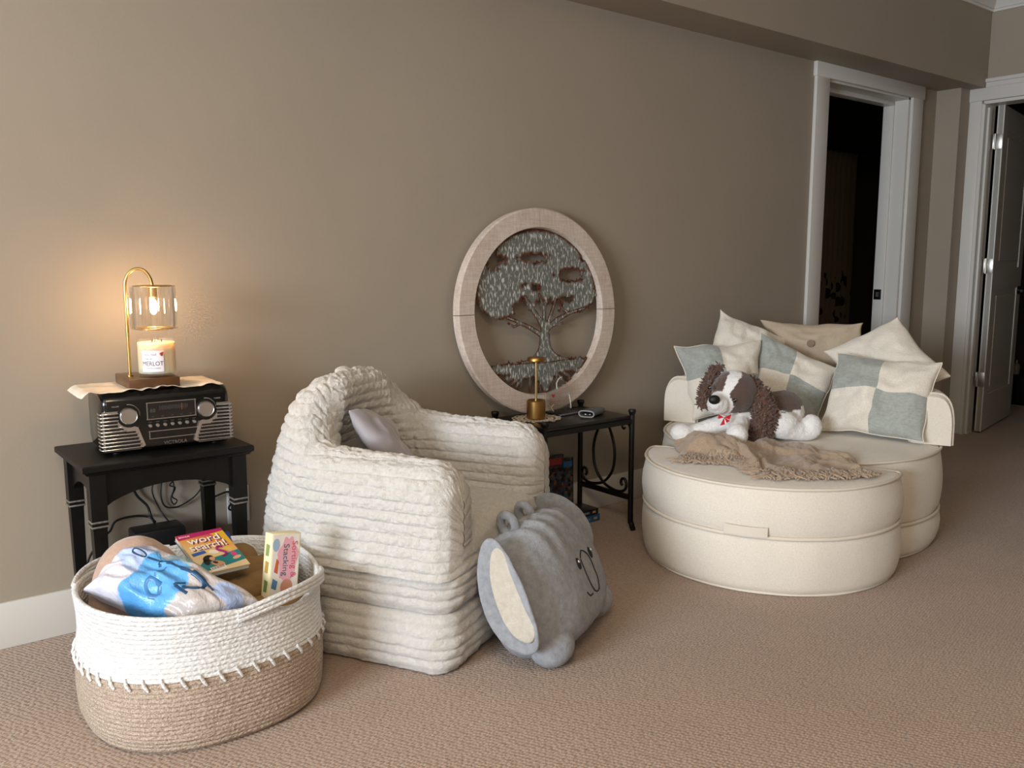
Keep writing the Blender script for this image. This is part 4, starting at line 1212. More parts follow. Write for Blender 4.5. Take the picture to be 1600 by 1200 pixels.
    for nm, fn in (('tree_canopy', canopy), ('tree_trunk', trunk), ('tree_ground', ground)):
        keep = set()
        for i in range(N):
            for j in range(N):
                x, z = -RI+(i+.5)*h, -RI+(j+.5)*h
                if fn(x, z) > 0: keep.add((i, j))
        dist = {}
        fr = [c for c in keep if any((c[0]+a, c[1]+b) not in keep for a, b in ((1,0),(-1,0),(0,1),(0,-1)))]
        for c in fr: dist[c] = 0
        lvl = 0
        while fr and lvl < 7:
            lvl += 1; nx_ = []
            for c in fr:
                for a, b in ((1,0),(-1,0),(0,1),(0,-1)):
                    q = (c[0]+a, c[1]+b)
                    if q in keep and q not in dist: dist[q] = lvl; nx_.append(q)
            fr = nx_
        vid, vs, fs, dv = {}, [], [], []
        yoff = {'tree_canopy': .004, 'tree_trunk': 0, 'tree_ground': .002}[nm]
        for (i, j) in keep:
            f = []
            for a, b in ((0,0),(1,0),(1,1),(0,1)):
                q = (i+a, j+b)
                if q not in vid: vid[q] = len(vs); vs.append((-RI+q[0]*h, yoff, RO-RI+q[1]*h)); dv.append(99)
                dv[vid[q]] = min(dv[vid[q]], dist.get((i, j), 8)); f.append(vid[q])
            fs.append(f)
        o = raw(nm, vs, fs, km.m, t)
        lim = {'tree_canopy': 3.2, 'tree_trunk': 1.0, 'tree_ground': 2.0}[nm]
        a_ = o.data.color_attributes.new('tint', 'FLOAT_COLOR', 'POINT')
        for i, d in enumerate(dv):
            w = max(0, min(1, 1.05-d/lim+1.1*noise.noise(Vector(vs[i])*28))); a_.data[i].color = (w, w, w, 1)
        md = o.modifiers.new('t', 'SOLIDIFY'); md.thickness = .0018
art()

# ------------------------------------------------------------------ things on the end table
M_LACE = mat('ecru_lace', '#d3c7b0', .9, bump=(260, .6, .003))
def doily():
    R0 = .080
    def fn(u, v):
        a = 2*PI*u; r = v*R0*(1+.13*max(0, v-.7)/.3*abs(math.sin(a*7)))
        z = .0012+.0030*max(0, v-.75)/.25*(.5+.5*math.sin(a*14))+.0006*math.sin(v*40)*math.sin(a*28)
        return (2.072+1.12*r*math.cos(a), 2.470+r*math.sin(a), TZ+z)
    o = surf('lace_doily', fn, 168, 36, M_LACE, wu=True)
    bm = bmesh.new(); bm.from_mesh(o.data); bm.faces.ensure_lookup_table()
    gone = [f for n_, f in enumerate(bm.faces) if (n_ % 35) >= 12 and (n_ % 35) % 6 in (1, 2, 3) and (n_//35+(3 if (n_ % 35)//6 % 2 else 0)) % 6 in (1, 2, 3)]
    bmesh.ops.delete(bm, geom=gone, context='FACES'); bm.to_mesh(o.data); bm.free()
    tag(o, 'small ecru lace doily under the gold table lamp', 'doily')
doily()
t = thing('gold_table_lamp', 'small brushed gold cordless lamp with round disc top on the lace doily', 'lamp', (2.063, 2.468, TZ+.003))
M_BG = mat('brushed_brass', '#a9824a', .36, 1.0, bump=(200, .08, .0005))
cyl('base', .0355, 0, .070, M_BG, t, seg=48, bev=.004)
cyl('stem', .0048, .068, .218, mat('pale_gold', '#d5bd86', .25, 1.0), t, seg=16, bev=.0005)
lathe('disc_head', [(.0005, .214), (.030, .214), (.033, .217), (.033, .226), (.030, .230), (.0005, .230)], M_BG, t, 48)
t = thing('black_notebook', 'thin black notebook lying at the back of the iron end table', 'notebook', (2.245, 2.503, TZ), math.radians(6))
box('cover', (0, 0, .005), (.17, .085, .010), mat('black_leatherette', '#131214', .4), t, .002)
box('pages', (0, .0, .005), (.164, .087, .006), mat('grey_pages', '#77737a', .8), t)
def plaque():
    t = thing('glass_plaque', 'clear glass keepsake plaque with a red heart and pink lettering against the round art', 'plaque', (2.205, 2.500, TZ+.0105), rot=(math.radians(-10), 0, math.radians(4)))
    pts = [(-.058, .004), (.056, .004)]+[(.062*math.cos(a)*1.0-.001, .062+.066*math.sin(a)) for a in [math.radians(-20+220*i/24) for i in range(25)]]
    M_PLQ = glass_mat('plaque_glass', (.93, .92, .91, 1), .80, .06)
    prism('glass_slab', pts, .010, M_PLQ, t, frame((0, -.004, 0), (1,0,0), (0,0,1), (0,-1,0)), 0, .0015)
    hp = []
    for i in range(28):
        a = 2*PI*i/28; hp.append((16*math.sin(a)**3/16*.0085, (13*math.cos(a)-5*math.cos(2*a)-2*math.cos(3*a)-math.cos(4*a))/16*.0085))
    fm = frame((0, -.0147, 0), (1,0,0), (0,0,1), (0,-1,0))
    prism('heart_print', hp[::-1], .0004, mat('heart_red', '#b5232c', .4), t, fm @ Matrix.Translation((-.034, .062, 0)))
    M_PK = mat('faded_pink_print', '#b98a82', .5)
    for z, x0, x1 in ((.044, -.046, -.014), (.036, -.046, -.010), (.028, -.044, -.020), (.085, .000, .034), (.074, -.004, .040), (.062, .000, .036)):
        box('lettering', ((x0+x1)/2, -.0146, z), (x1-x0, .0004, .0032), M_PK, t)
    M_RIB = mat('white_ribbon', '#d5cec4', .7)
    tube('ribbon', spline([(-.044, -.016, .004), (-.052, -.016, .020), (-.040, -.017, .030)], 6), .0016, M_RIB, t, 6)
    tube('ribbon', spline([(-.012, -.016, .086), (-.010, -.017, .110), (.006, -.017, .126), (.022, -.016, .130)], 6), .0020, M_RIB, t, 6)
    tube('ribbon', spline([(.050, -.016, .060), (.054, -.016, .030), (.052, -.016, .006)], 6), .0016, M_RIB, t, 6)
plaque()
def pouch():
    t = thing('felt_pouch', 'folded grey felt pouch with an open end on the iron end table', 'pouch', (2.292, 2.405, TZ), math.radians(24))
    L, w, h = .115, .062, .024
    out = []; inn = []
    for i in range(28):
        a = 2*PI*i/28; c, s = math.cos(a), math.sin(a)
        out.append((w/2*abs(c)**.55*(1 if c > 0 else -1), h/2+h/2*abs(s)**.8*(1 if s > 0 else -1)))
    inn = [(x*.86, h/2+(z-h/2)*.72) for x, z in out]
    bm = bmesh.new(); A = [[bm.verts.new((x0, y, z)) for y, z in o_] for x0, o_ in ((-L/2, out), (L/2, out), (L/2, inn), (-L/2, inn))]
    n = 28
    for q in range(4):
        B, C_ = A[q], A[(q+1) % 4]
        for i in range(n): bm.faces.new((B[i], B[(i+1) % n], C_[(i+1) % n], C_[i]))
    frombm('felt_sleeve', bm, mat('grey_felt', '#63666a', .85, vary=(80, .15)), t, angle=40)
    tube('rim', [(-L/2-.0005, y, z) for y, z in out], .0016, mat('pale_edge', '#b7b5ae', .6), t, 6, True)
    for y in (-.012, .006): ellipsoid('contents', (-L/2+.012, y, h*.42), (.012, .009, .006), mat('silver_foil', '#c4c4c6', .2, 1.0), t)
pouch()

# ------------------------------------------------------------------ books under the end table
def printed(name, cols, scale, seed):
    k = NT(name); v = k.n('ShaderNodeTexVoronoi'); v.inputs['Scale'].default_value = scale; v.inputs['Randomness'].default_value = 1.
    mp = k.mapping(k.coord(), loc=(seed, seed*.7, 0)); k.l(mp, v.inputs['Vector'])
    s = k.n('ShaderNodeSeparateColor'); k.l(v.outputs['Color'], s.inputs[0])
    n_ = len(cols); k.l(k.ramp(s.outputs[0], [(i/n_, lin(c)) for i, c in enumerate(cols)], 'CONSTANT'), k.b.inputs['Base Color'])
    k.b.inputs['Roughness'].default_value = .35; return k.m
def flat_book(label, z, x0, x1, y0, y1, th, cm, sc):
    t = thing('hardback_book', label, 'book', ((x0+x1)/2, (y0+y1)/2, z), math.radians(2), 'books lying under the iron end table')
    w, d = x1-x0, y1-y0
    box('page_block', (0, .003, th/2), (w-.006, d-.008, th-.004), M_PAGES, t)
    box('cover', (0, 0, th-.001), (w, d, .002), cm, t, .0005); box('cover', (0, 0, .001), (w, d, .002), cm, t, .0005)
    box('spine', (0, -d/2, th/2), (w, .003, th), sc, t, .001)
    for i, (px, pw, c) in enumerate(((-.25, .20, '#8b8f96'), (.05, .22, '#6f7f92'), (.34, .12, '#b99a5a'))):
        box('spine_print', (px*w, -d/2-.0018, th/2), (pw*w, .0006, th*.35), mat('print_'+c.strip('#'), c, .5), t)
flat_book('dark hardback with a blue spine, lower of two flat books under the iron table', 0, 2.25, 2.405, 2.472, 2.575, .028, mat('dark_blue_cover', '#18222f', .35), mat('blue_spine', '#1f5a86', .4))
flat_book('black hardback on top of the blue spined book under the iron table', .0282, 2.248, 2.398, 2.474, 2.574, .024, mat('black_cover', '#15130f', .3), mat('black_spine', '#1d1a20', .4))
CC = ['#1c3a50', '#3d2620', '#6e5540', '#141318', '#3a5360', '#552c24', '#1d1c25', '#4a3f4c']
def comic(label, x0, x1, y, h, th, seed, lean):
    t = thing('comic_book', label, 'book', ((x0+x1)/2, y, .001), rot=(math.radians(-lean), 0, math.radians(-3)), group='comic books standing against the wall')
    w = x1-x0
    box('page_block', (0, th/2, h/2), (w-.002, th-.002, h-.003), M_PAGES, t)
    box('front_cover', (0, 0, h/2), (w, .001, h), printed('comic_cover_art.%d' % seed, CC, 75, seed), t)
    box('title_band', (0, -.0008, h*.90), (w*.9, .0006, h*.10), mat('band_%d' % seed, '#a03a33' if seed == 3 else '#3a6f9a', .4), t)
    box('back_cover', (0, th, h/2), (w, .001, h), mat('comic_back', '#3a3f55', .4), t)
comic('tall colourful comic book standing behind the flat books beside the armchair', 2.10, 2.30, 2.578, .27, .008, 3, 1.0)
comic('second colourful comic book just behind the front one by the table leg', 2.20, 2.365, 2.590, .245, .008, 8, 1.0)
comic('third comic book hardest against the wall, mostly hidden beside the armchair', 2.06, 2.22, 2.600, .29, .008, 5, 0.0)

# ------------------------------------------------------------------ round lounger: seat and half-round ottoman
def weave_material(name, c1, c2, crease=0.):
    k = NT(name); co = k.coord(); n = k.noise(co, 240, 3, .6); n2 = k.noise(co, 7, 3)
    c = k.ramp(n, [(.3, lin(c1)), (.7, lin(c2))]); k.l(k.mix(.25, c, k.ramp(n2, [(.3, lin(c1)), (.7, lin(c2))])), k.b.inputs['Base Color'])
    k.b.inputs['Roughness'].default_value = .9; k.b.inputs['Sheen Weight'].default_value = .3; k.b.inputs['Specular IOR Level'].default_value = .15
    m1 = k.noise(k.mapping(co, scale=(1, 1, 6)), 55, 3); m3 = k.math('ADD', k.math('MULTIPLY', m1, .6), n)
    if crease: m3 = k.math('ADD', m3, k.math('MULTIPLY', k.noise(k.mapping(co, scale=(1, 1, .55), rot=(.3, .4, 0)), 16, 3, .55), crease))
    k.bump(m3, .35, .004 if not crease else .010)
    return k.m
M_LNG = weave_material('cream_woven_upholstery', '#dad1c1', '#eae2d5')
M_PIPE = mat('cream_piping', '#ddd3c3', .9, bump=(400, .3, .001))
FA = Vector((-.921, -.390, 0)).normalized(); FU = Vector((.390, -.921, 0)).normalized()
def cushion_block(root, pts, prof, ctr):
    n = len(pts)
    def fn(u, v):
        i = int(round(u*n)) % n; d, z = prof[int(round(v*(len(prof)-1)))]
        r = pts[i]-ctr; L = r.length; f = max(0., 1-d/L)
        w = ctr+r*f; q = .0035*noise.noise(Vector((w.x*7, w.y*7, z*6)))*min(1, max(0, d+.1)/.05 if d > .05 else 1)
        return w+r.normalized()*(q if d < .05 else 0)+Vector((0, 0, z+(q*.8 if d > .02 and z > .1 else 0)))
    o = surf('cushion', fn, n, len(prof), M_LNG, root, wu=True)
    return o
def profile(H, seam):
    p = [(1., 0), (.045, 0), (.020, .004), (.006, .014)]
    for i in range(1, 10): a = i/10; p.append((-.010*math.sin(PI*a)+.004*(1-a), .014+(seam-.018)*a))
    p += [(.006, seam-.002), (.007, seam), (.006, seam+.002)]
    for i in range(1, 12): a = i/12; p.append((-.011*math.sin(PI*a)+.006*a, seam+.004+(H-.016-seam-.004)*a))
    p += [(.005, H-.012), (.009, H-.005), (.016, H-.001), (.03, H+.001), (.06, H+.004), (.12, H+.007), (.2, H+.008), (.3, H+.008), (1., H+.008)]
    return p
def lounger_piece(name, label, ctr, pts, H, seam):
    t = thing(name, label, 'ottoman' if name == 'half_round_ottoman' else 'lounge seat', (ctr.x, ctr.y, 0))
    c0 = Vector((0, 0, 0)); P = [p-ctr for p in pts]
    mid = sum(P, Vector())/len(P)
    cushion_block(t, P, profile(H, seam), mid)
    def ringat(d, z):
        out = []
        for p in P:
            r = p-mid; out.append(mid+r*(1-d/r.length)+Vector((0, 0, z+.002*noise.noise(p*9))))
        return out
    tube('piping', ringat(.004, H-.004), .0052, M_PIPE, t, 8, True)
    tube('piping', ringat(.000, seam), .0062, M_PIPE, t, 8, True)
    tube('piping', ringat(.016, .006), .0050, M_PIPE, t, 8, True)
    return t
FC = Vector((2.598, 1.815, 0)); RF = .437
pts = []
for i in range(60):
    a = -PI/2+PI*i/59; pts.append(FC+FA*(RF*math.cos(a))+FU*(RF*math.sin(a)))
# round the two chord corners slightly and close along the chord
pts = [p-(FU*.010*(1 if i > 30 else -1) if i in (0, 59) else Vector()) for i, p in enumerate(pts)]
for i in range(1, 22): pts.append(FC+FU*(RF-.012)*(1-2*i/22)-FA*.006)
ott = lounger_piece('half_round_ottoman', 'cream half round ottoman pushed against the front of the round lounge seat', FC, pts, .350, .190)
# strap handle on the front of the ottoman
def strap():
    P = []
    for i in range(13):
        a = math.radians(-4.5+17*i/12) ; bul = .006*math.sin(PI*i/12)
        P.append(FA*((RF+.013+bul)*math.cos(a))+FU*((RF+.013+bul)*math.sin(a)))
    vs, fs = [], []
    for p in P:
        n = p.normalized()
        for dr, z in ((0, .196), (.004, .196), (.004, .226), (0, .226)): vs.append(p+n*(dr-.002)+Vector((0, 0, z)))
    for i in range(12):
        for j in range(4): fs.append((i*4+j, i*4+(j+1) % 4, (i+1)*4+(j+1) % 4, (i+1)*4+j))
    fs += [(0, 1, 2, 3), tuple(48+j for j in range(4))[::-1]]
    raw('strap_handle', vs, fs, M_PIPE, ott)
strap()
RC = Vector((3.005, 1.978, 0)); RR = .522
chord = (FC-RC).dot(FA)-.014
pts = []
for i in range(120):
    a = 2*PI*i/120; p = FA*(RR*math.cos(a))+FU*(RR*math.sin(a))
    if p.dot(FA) > chord: p = FA*chord+FU*p.dot(FU)
    pts.append(RC+p)
seat = lounger_piece('round_lounge_seat', 'cream round lounge seat with a curved bolster back, behind the half round ottoman', RC, pts, .362, .128)
def bolster():
    # D-shaped roll bent round the rear half of the seat
    A0, A1 = math.radians(90), math.radians(270); n = 80; RMID = .482; w, h, z0 = .145, .190, .366
    sec = []
    for i in range(9): sec.append((-w/2+w*i/8, 0))
    for i in range(1, 20):
        a = PI*i/20; sec.append((w/2*abs(math.cos(a))**.7*(1 if math.cos(a) > 0 else -1), .055+(h-.055)*math.sin(a)**.85))
    N = len(sec); vs = []
    for i in range(n+1):
        a = A0+(A1-A0)*i/n; e = min(i, n-i); sh = 1-(.06 if e == 0 else 0)
        for dx, dz in sec:
            r = RMID+dx*sh; q = .0025*noise.noise(Vector((a*6, dx*14, dz*14)))
            p = FA*((r+q)*math.cos(a))+FU*((r+q)*math.sin(a)); vs.append(p+Vector((0, 0, z0+dz*sh)))
    fs = []
    for i in range(n):
        for j in range(N): fs.append((i*N+j, i*N+(j+1) % N, (i+1)*N+(j+1) % N, (i+1)*N+j))
    fs.append(tuple(range(N))[::-1]); fs.append(tuple(n*N+j for j in range(N)))
    bm = bmesh.new(); me = bpy.data.meshes.new('b'); me.from_pydata(vs, [], fs); bm.from_mesh(me)
    b = frombm('bolster_back', bm, M_LNG, seat, angle=45)
    for k_ in (1, n-1):
        tube('piping', vs[k_*N:(k_+1)*N], .0045, M_PIPE, b, 6, True)
bolster()

# ------------------------------------------------------------------ pillows
def checker(name):
    k = NT(name); s = k.n('ShaderNodeSeparateXYZ'); k.l(k.coord('UV'), s.inputs[0]); co = k.coord()
    w = k.math('MULTIPLY', k.math('SUBTRACT', k.noise(co, 6, 2), .5), .05)
    a = k.math('GREATER_THAN', k.math('ADD', s.outputs['X'], w), .5); b = k.math('GREATER_THAN', k.math('ADD', s.outputs['Y'], w), .52)
    x = k.math('ABSOLUTE', k.math('SUBTRACT', a, b))
    n = k.noise(k.mapping(co, scale=(1, 1, 2.2)), 60, 5, .7)
    sage = k.ramp(n, [(.3, lin('#979c95')), (.7, lin('#b3b7b0'))]); cream = k.ramp(k.noise(co, 200, 3), [(.3, lin('#e0d7c7')), (.7, lin('#ece5d8'))])
    k.l(k.mix(x, cream, sage), k.b.inputs['Base Color']); k.b.inputs['Roughness'].default_value = .9; k.b.inputs['Sheen Weight'].default_value = .3
    h = k.math('ADD', k.noise(co, 320, 3), k.math('MULTIPLY', k.noise(k.mapping(co, scale=(1, 1, .55), rot=(.4, .2, 0)), 17, 3, .55), 3.5))
    k.bump(h, .30, .010)
    return k.m
M_CHK = checker('sage_cream_patchwork')
M_CRM = weave_material('cream_pillow_cotton', '#e0d7c7', '#eee7da', 3.)
M_BEI = mat('beige_linen', '#b9a891', .9, bump=(300, .25, .002), vary=(90, .05))
GP = 'patchwork throw pillows on the round lounge seat'
def put(label, corners, th, m, seed, group, pin=.085, n=52, pr=.0028):
    o, lp, nn = pillow('throw_pillow', corners, th, m, None, n, pin, .75, seed, .48)
    if pr: piping(o, lp, pr, M_PIPE)
    tag(o, label, 'pillow', group); return o, nn
put('sage and cream patchwork pillow at the left behind the plush dog', [(2.830, 2.480, .683), (3.120, 2.250, .708), (3.085, 2.185, .410), (2.822, 2.350, .385)], .165, M_CHK, 1, GP)
put('sage and cream patchwork pillow tilted in the middle of the lounge seat', [(3.171, 2.281, .735), (3.286, 1.986, .602), (3.163, 1.984, .382), (3.041, 2.254, .440)], .165, M_CHK, 2, GP)
put('sage and cream patchwork pillow standing at the right end of the lounge seat', [(3.169, 1.919, .681), (3.269, 1.548, .662), (3.141, 1.533, .382), (3.033, 1.898, .380)], .165, M_CHK, 3, GP)
GC = 'plain pillows along the back of the round lounge seat'
put('plain cream pillow tipped on its corner behind the left patchwork pillow', [(3.141, 2.485, .826), (3.362, 2.276, .697), (3.221, 2.258, .50), (2.998, 2.460, .56)], .14, M_CRM, 4, GC, pr=0)
o, nn = put('beige lumbar pillow with one round button at the centre back', [(3.337, 2.414, .776), (3.545, 2.02, .771), (3.50, 2.000, .560), (3.325, 2.330, .560)], .12, M_BEI, 5, GC, .09, pr=0)
bpy.context.view_layer.update()
def on_pillow(o, nn, w):
    w = Vector(w); hit, loc, n_, i = o.ray_cast(w+nn*.3-o.location, -nn); return loc
bp = on_pillow(o, nn, (3.42, 2.195, .672))
bt = lathe('button', [(.0005, -.002), (.015, -.002), (.0165, .001), (.0155, .004), (.012, .0035), (.0005, .003)], mat('wood_button', '#7d6650', .6), o, 24)
bt.data.transform(Matrix.Translation(bp+nn*.004) @ nn.to_track_quat('Z', 'Y').to_matrix().to_4x4())
put('plain cream pillow standing on one corner behind the right patchwork pillow', [(3.301, 2.061, .661), (3.406, 1.803, .821), (3.399, 1.572, .597), (3.290, 1.814, .44)], .15, M_CRM, 6, GC, pr=0)

# ------------------------------------------------------------------ plush dog
def dog():
    px, py = Vector((.785, -.620, 0)), Vector((.620, .785, 0))       # across and away, as the toy lies
    O = Vector((2.719, 1.994, .374))
    t = thing('plush_dog', 'brown and white plush spaniel lying on the lounge seat with its paw on the throw', 'toy', O, math.atan2(-.620, .785))
    S = 1/405.                                                      # metres per unit of the sketch below
    def q(x, z, y=0.): return Vector((x*S, y, z*S))
    bm = bmesh.new()
    # head and muzzle
    ellipsoid_into(bm, q(-28, 74, -.02), (.086, .085, .082)); ellipsoid_into(bm, q(-42, 62, -.055), (.060, .058, .056))
    ellipsoid_into(bm, q(-58, 60, -.095), (.042, .044, .038)); ellipsoid_into(bm, q(-64, 63, -.120), (.031, .030, .027))
    # neck, chest, back, rump
    capsule_into(bm, q(-22, 45, 0), q(-5, 32, .03), .060, .072); capsule_into(bm, q(0, 36, .03), q(60, 40, .07), .076, .078)
    ellipsoid_into(bm, q(62, 36, .075), (.075, .08, .078))
    # front legs: one stretched to the left, one towards the viewer
    capsule_into(bm, q(-35, 28, -.02), q(-95, 8, -.015), .036, .030); ellipsoid_into(bm, q(-104, 11, -.02), (.046, .042, .034))
    capsule_into(bm, q(-18, 28, -.03), q(-30, 16, -.115), .038, .034); ellipsoid_into(bm, q(-34, 17, -.145), (.040, .046, .042))
    capsule_into(bm, q(62, 56, .10), q(74, 26, .075), .030, .020)
    # hind leg and foot
    ellipsoid_into(bm, q(46, 24, -.02), (.066, .06, .056)); capsule_into(bm, q(46, 18, -.035), q(84, 12, -.02), .040, .036); ellipsoid_into(bm, q(92, 20, -.02), (.040, .040, .048))
    body = remesh('body', bm, .0055, vcol_material('dog_plush', .9, (150, .8, .004), .4), t, 5, .0020, 70)
    W_, B_ = lin('#efedea'), lin('#57443a')
    hc = q(-28, 74, -.02); mz = q(-60, 60, -.10)
    def tint(p, n):
        x, z = p.x/S, p.z/S
        j = 5*noise.noise(p*45)
        d = (p-hc).length
        if z > 44 and x < 20 and d < .13:
            if (p-mz).length < .056+.002*j: return W_
            # blaze runs from the muzzle up between the eyes
            f = (z-66)/48.
            cxx = -56+34*f
            if p.y < .03 and abs(x-cxx) < 6.0+6*max(0, f)**2+j*.6 and z < 113: return W_
            if z < 46 and p.y < .0 and x < -24: return W_
            return B_
        if z > 44+j*1.2+max(0, (x-60))*.15 and x > 8: return B_
        if p.y > .055 and x > 50 and z > 20: return B_
        return W_
    vcol(body, tint)
    M_NOSE = mat('black_plush_nose', '#0d0c0c', .55)
    ellipsoid('nose', q(-69, 70, -.147), (.021, .014, .017), M_NOSE, t)
    bpy.context.view_layer.update()
    def surf_at(x, z):
        hit, loc, n, i = body.ray_cast(q(x, z, -.5), Vector((0, 1, 0))); return (loc, n) if hit else (q(x, z, -.08), Vector((0, -1, 0)))
    for x, z in ((-70, 84), (-36, 66)):
        p, n = surf_at(x, z); e = ellipsoid('eye', p+n*.001, (.0075, .0075, .0085), mat('glossy_black_eye', '#080808', .12, coat=1.), t)
        ellipsoid('eye_glint', p+n*.0075+Vector((.002, 0, .003)), (.0016, .0016, .0016), mat('white_glint', '#f4f4f4', .3), e, None, 1)
    # curly ears
    M_CURL = mat('brown_curly_pile', '#5a3d2f', .9, sheen=.4, vary=(60, .3))
    rr = random.Random(11)
    def curly(name, pts, n):
        """pts: spine with radii (x,z,y,rx,ry)"""
        bm = bmesh.new()
        for i in range(n):
            f = rr.random()*(len(pts)-1); a = int(f); g = f-a
            P = [pts[a][k_]*(1-g)+pts[min(a+1, len(pts)-1)][k_]*g for k_ in range(5)]
            u, v = rr.uniform(0, 2*PI), rr.uniform(-1, 1); s = math.sqrt(1-v*v)
            d = Vector((math.cos(u)*s, math.sin(u)*s, v)); c = q(P[0], P[1], P[2])+Vector((d.x*P[3], d.y*P[4], d.z*P[3]*.8))
            w = (d+Vector((rr.uniform(-.5, .5), rr.uniform(-.5, .5), rr.uniform(-.8, .2)))).normalized()
            e = w.orthogonal().normalized(); L = rr.uniform(.010, .019)
            tube_into(bm, [c-d*.006, c+w*L*.5+e*.004, c+w*L-e*.003], [.0034, .0030, .0018], 5)
        for k_ in range(len(pts)*3-2):
            f = k_/3; a = int(f); g = f-a; P = [pts[a][m_]*(1-g)+pts[min(a+1, len(pts)-1)][m_]*g for m_ in range(5)]
            ellipsoid_into(bm, q(P[0], P[1], P[2]), (P[3], P[4], P[3]*.9), None, 2)
        return frombm(name, bm, M_CURL, t, True)
    curly('ear', [(-50, 108, .015, .018, .018), (-61, 92, .0, .022, .016), (-69, 72, -.01, .024, .016), (-72, 54, -.015, .020, .014)], 430)
    curly('ear', [(0, 88, .0, .024, .022), (11, 68, -.045, .033, .024), (16, 44, -.06, .041, .026), (13, 20, -.065, .037, .024), (8, 4, -.06, .027, .020)], 900)
    # red ribbon at the throat
    M_RED = mat('red_ribbon', '#c01a24', .45)
    bm = bmesh.new()
    p0 = q(-50, 41, -.108)
    for tri in ([(0, 0), (-.021, .012), (-.022, -.005)], [(0, 0), (.026, .012), (.020, -.008)], [(0, 0), (-.014, -.030), (.003, -.026)], [(0, 0), (.010, -.020), (.022, -.012)]):
        prism_into(bm, tri, .002, frame(p0, (1,0,0), (0,0,1), (0,-1,0)))
    frombm('ribbon_bow', bm, M_RED, t)
dog()

# ------------------------------------------------------------------ fringed throw
def throw():
    M_T = mat('taupe_knit_throw', '#ab947c', .95, vary=(120, .10), bump=(190, .5, .004), sheen=.3)
    F = [Vector((*p, 0)) for p in [(2.292, 1.952), (2.345, 1.872), (2.395, 1.790), (2.360, 1.700), (2.318, 1.628), (2.400, 1.560), (2.500, 1.500), (2.600, 1.448)]]
    B = [Vector((*p, 0)) for p in [(2.470, 2.150), (2.560, 2.120), (2.640, 2.070), (2.700, 1.990), (2.745, 1.910), (2.750, 1.820), (2.745, 1.720), (2.720, 1.560)]]
    F, B = spline(F, 10), spline(B, 10); n = len(F)
    def base(p):
        d = (p-FC).dot(FA); f = max(0, min(1, (.02-d)/.03)); return .3585+(.3715-.3585)*f
    def fn(u, v):
        i = u*(n-1); a = min(int(i), n-2); g = i-a
        f, b = F[a].lerp(F[a+1], g), B[a].lerp(B[a+1], g); p = f.lerp(b, v)
        p.x += .010*noise.noise(Vector((u*9, v*4, 2))); p.y += .010*noise.noise(Vector((u*9, v*4, 7)))
        hump = .060*math.exp(-((u-.20)/.17)**2-((v-.42)/.33)**2)+.020*math.exp(-((u-.42)/.08)**2-((v-.30)/.30)**2)
        fold = .0075*(1+math.sin(u*30+v*7+2.0*math.sin(v*5)))+.018*max(0, noise.noise(Vector((u*13, v*5, 1))))+.006*noise.noise(Vector((u*30, v*14, 4)))
        e = min(1, min(u, 1-u)/.04)*min(1, (1-v)/.08+.15)
        p.z = base(p)+.003+(hump+fold)*e*min(1, .3+v/.12)
        return p
    o = surf('fringed_throw', fn, 190, 90, M_T)
    md = o.modifiers.new('t', 'SOLIDIFY'); md.thickness = .003; md.offset = 1
    # fringe along the front edge
    bm = bmesh.new(); rr = random.Random(5)
    for i in range(420):
        u = rr.random(); p = Vector(fn(u, rr.uniform(.0, .10))); q2 = Vector(fn(min(1, u+.004), 0)); q1 = Vector(fn(max(0, u-.004), 0))
        tn = (q2-q1); tn.z = 0
        if tn.length < 1e-6: continue
        tn.normalize(); out = Vector((tn.y, -tn.x, 0))
        if out.dot(FA) < 0: out = -out
        P = [p+Vector((0, 0, .004))]; L = rr.uniform(.036, .066); drift = rr.uniform(-.9, .9); z0 = rr.uniform(.002, .014)
        for k_ in range(1, 6):
            f = k_/5
            w = p+out*L*f+tn*(drift*L*f*f+.006*math.sin(f*7+i)); w.z = base(w)+.0045+z0*(1-f)+.004*abs(math.sin(f*5+i))
            if (w-FC).dot(w-FC) > 0 and math.hypot(w.x-FC.x, w.y-FC.y) > RF-.022: w = P[-1].copy(); w.z -= 0
            P.append(w)
        tube_into(bm, P, [.0036]*5+[.0022], 5)
    fr = frombm('fringe', bm, M_T, o, True); fr['kind'] = 'stuff'
    tag(o, 'taupe fringed throw crumpled over the ottoman beneath the plush dog', 'throw')
throw()

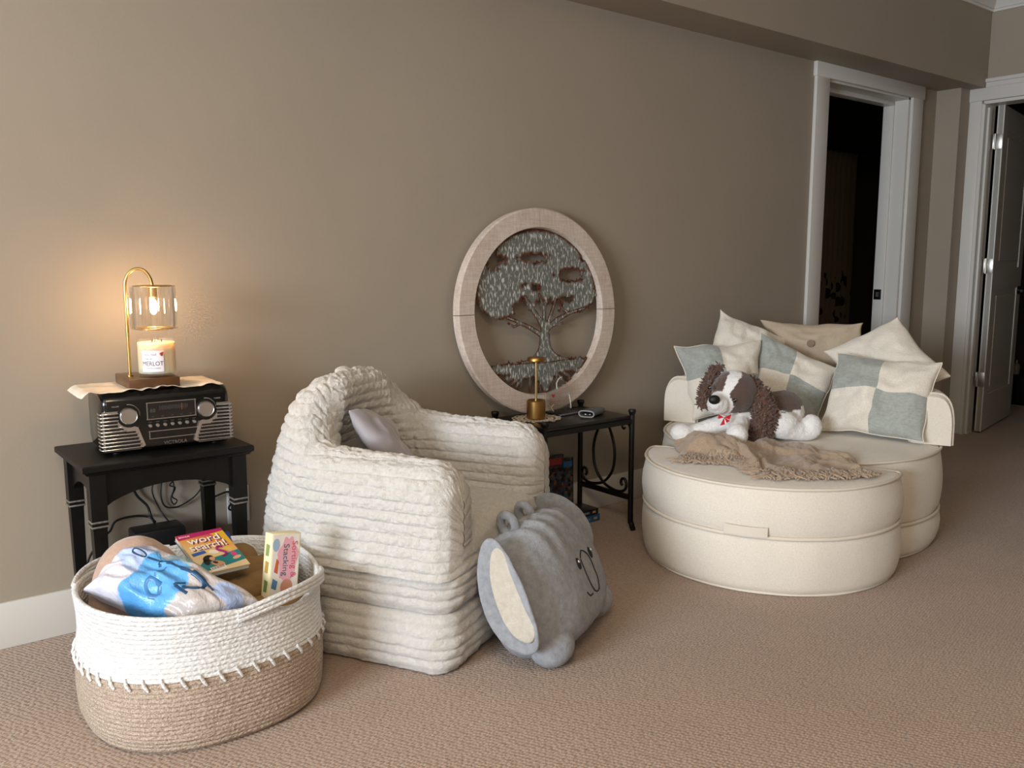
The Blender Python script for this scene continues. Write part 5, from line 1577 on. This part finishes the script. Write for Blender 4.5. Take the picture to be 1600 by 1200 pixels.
# ------------------------------------------------------------------ rooms beyond: curtain, cabinet, bottle
def curtain():
    k = NT('floral_curtain'); co = k.coord(); s = k.n('ShaderNodeSeparateXYZ'); k.l(co, s.inputs[0])
    v = k.n('ShaderNodeTexVoronoi'); v.inputs['Scale'].default_value = 11; v.inputs['Randomness'].default_value = 1.; k.l(k.mapping(co, scale=(1.6, 1, 1)), v.inputs['Vector'])
    leafy = k.math('LESS_THAN', v.outputs['Distance'], .42)
    low = k.math('LESS_THAN', k.math('ADD', s.outputs['Z'], k.math('MULTIPLY', k.noise(co, 5, 2), .5)), 1.25)
    k.l(k.mix(k.math('MULTIPLY', leafy, low), lin('#6f5f4d'), lin('#17130f')), k.b.inputs['Base Color']); k.b.inputs['Roughness'].default_value = .9
    x0, x1, y = 5.38, 5.90, 3.50
    def fn(u, w): return (x0+(x1-x0)*u, y+.022*math.sin(u*2*PI*8)*(1-.3*w)+.006*noise.noise(Vector((u*6, w*3, 0))), .25+1.545*w)
    o = surf('shower_curtain', fn, 150, 14, k.m); md = o.modifiers.new('t', 'SOLIDIFY'); md.thickness = .002
    tag(o, 'beige curtain with dark leaf print in the dark room beyond the first doorway', 'curtain')
    tag(tube('curtain_rod', [(3.93, y, 1.815), (6.50, y, 1.815)], .012, M_BLACKMETAL, None, 12), 'dark curtain rod in the dark room beyond the first doorway', 'rod')
curtain()
t = thing('low_cabinet', 'low black cabinet in the dark hall beyond the open door', 'cabinet', (7.05, 2.62, 0))
box('body', (0, 0, .10), (.50, .40, .20), mat('black_cabinet_paint', '#0b0b0b', .5), t, .004); box('cabinet_top', (0, 0, .2075), (.52, .42, .015), MATS['black_cabinet_paint'], t, .003)
box('door', (-.252, 0, .10), (.008, .36, .16), MATS['black_cabinet_paint'], t, .002)
t = thing('bottle', 'small pale bottle with a shiny cap standing on the low black cabinet', 'bottle', (6.885, 2.715, .2155))
lathe('bottle_body', [(.0005, 0), (.022, 0), (.024, .004), (.024, .062), (.018, .072), (.009, .078), (.009, .084), (.0005, .084)], mat('pale_bottle', '#8d8676', .25), t, 24)
cyl('cap', .011, .083, .104, mat('shiny_cap', '#e3e0d8', .15, .9), t, seg=20, bev=.002)
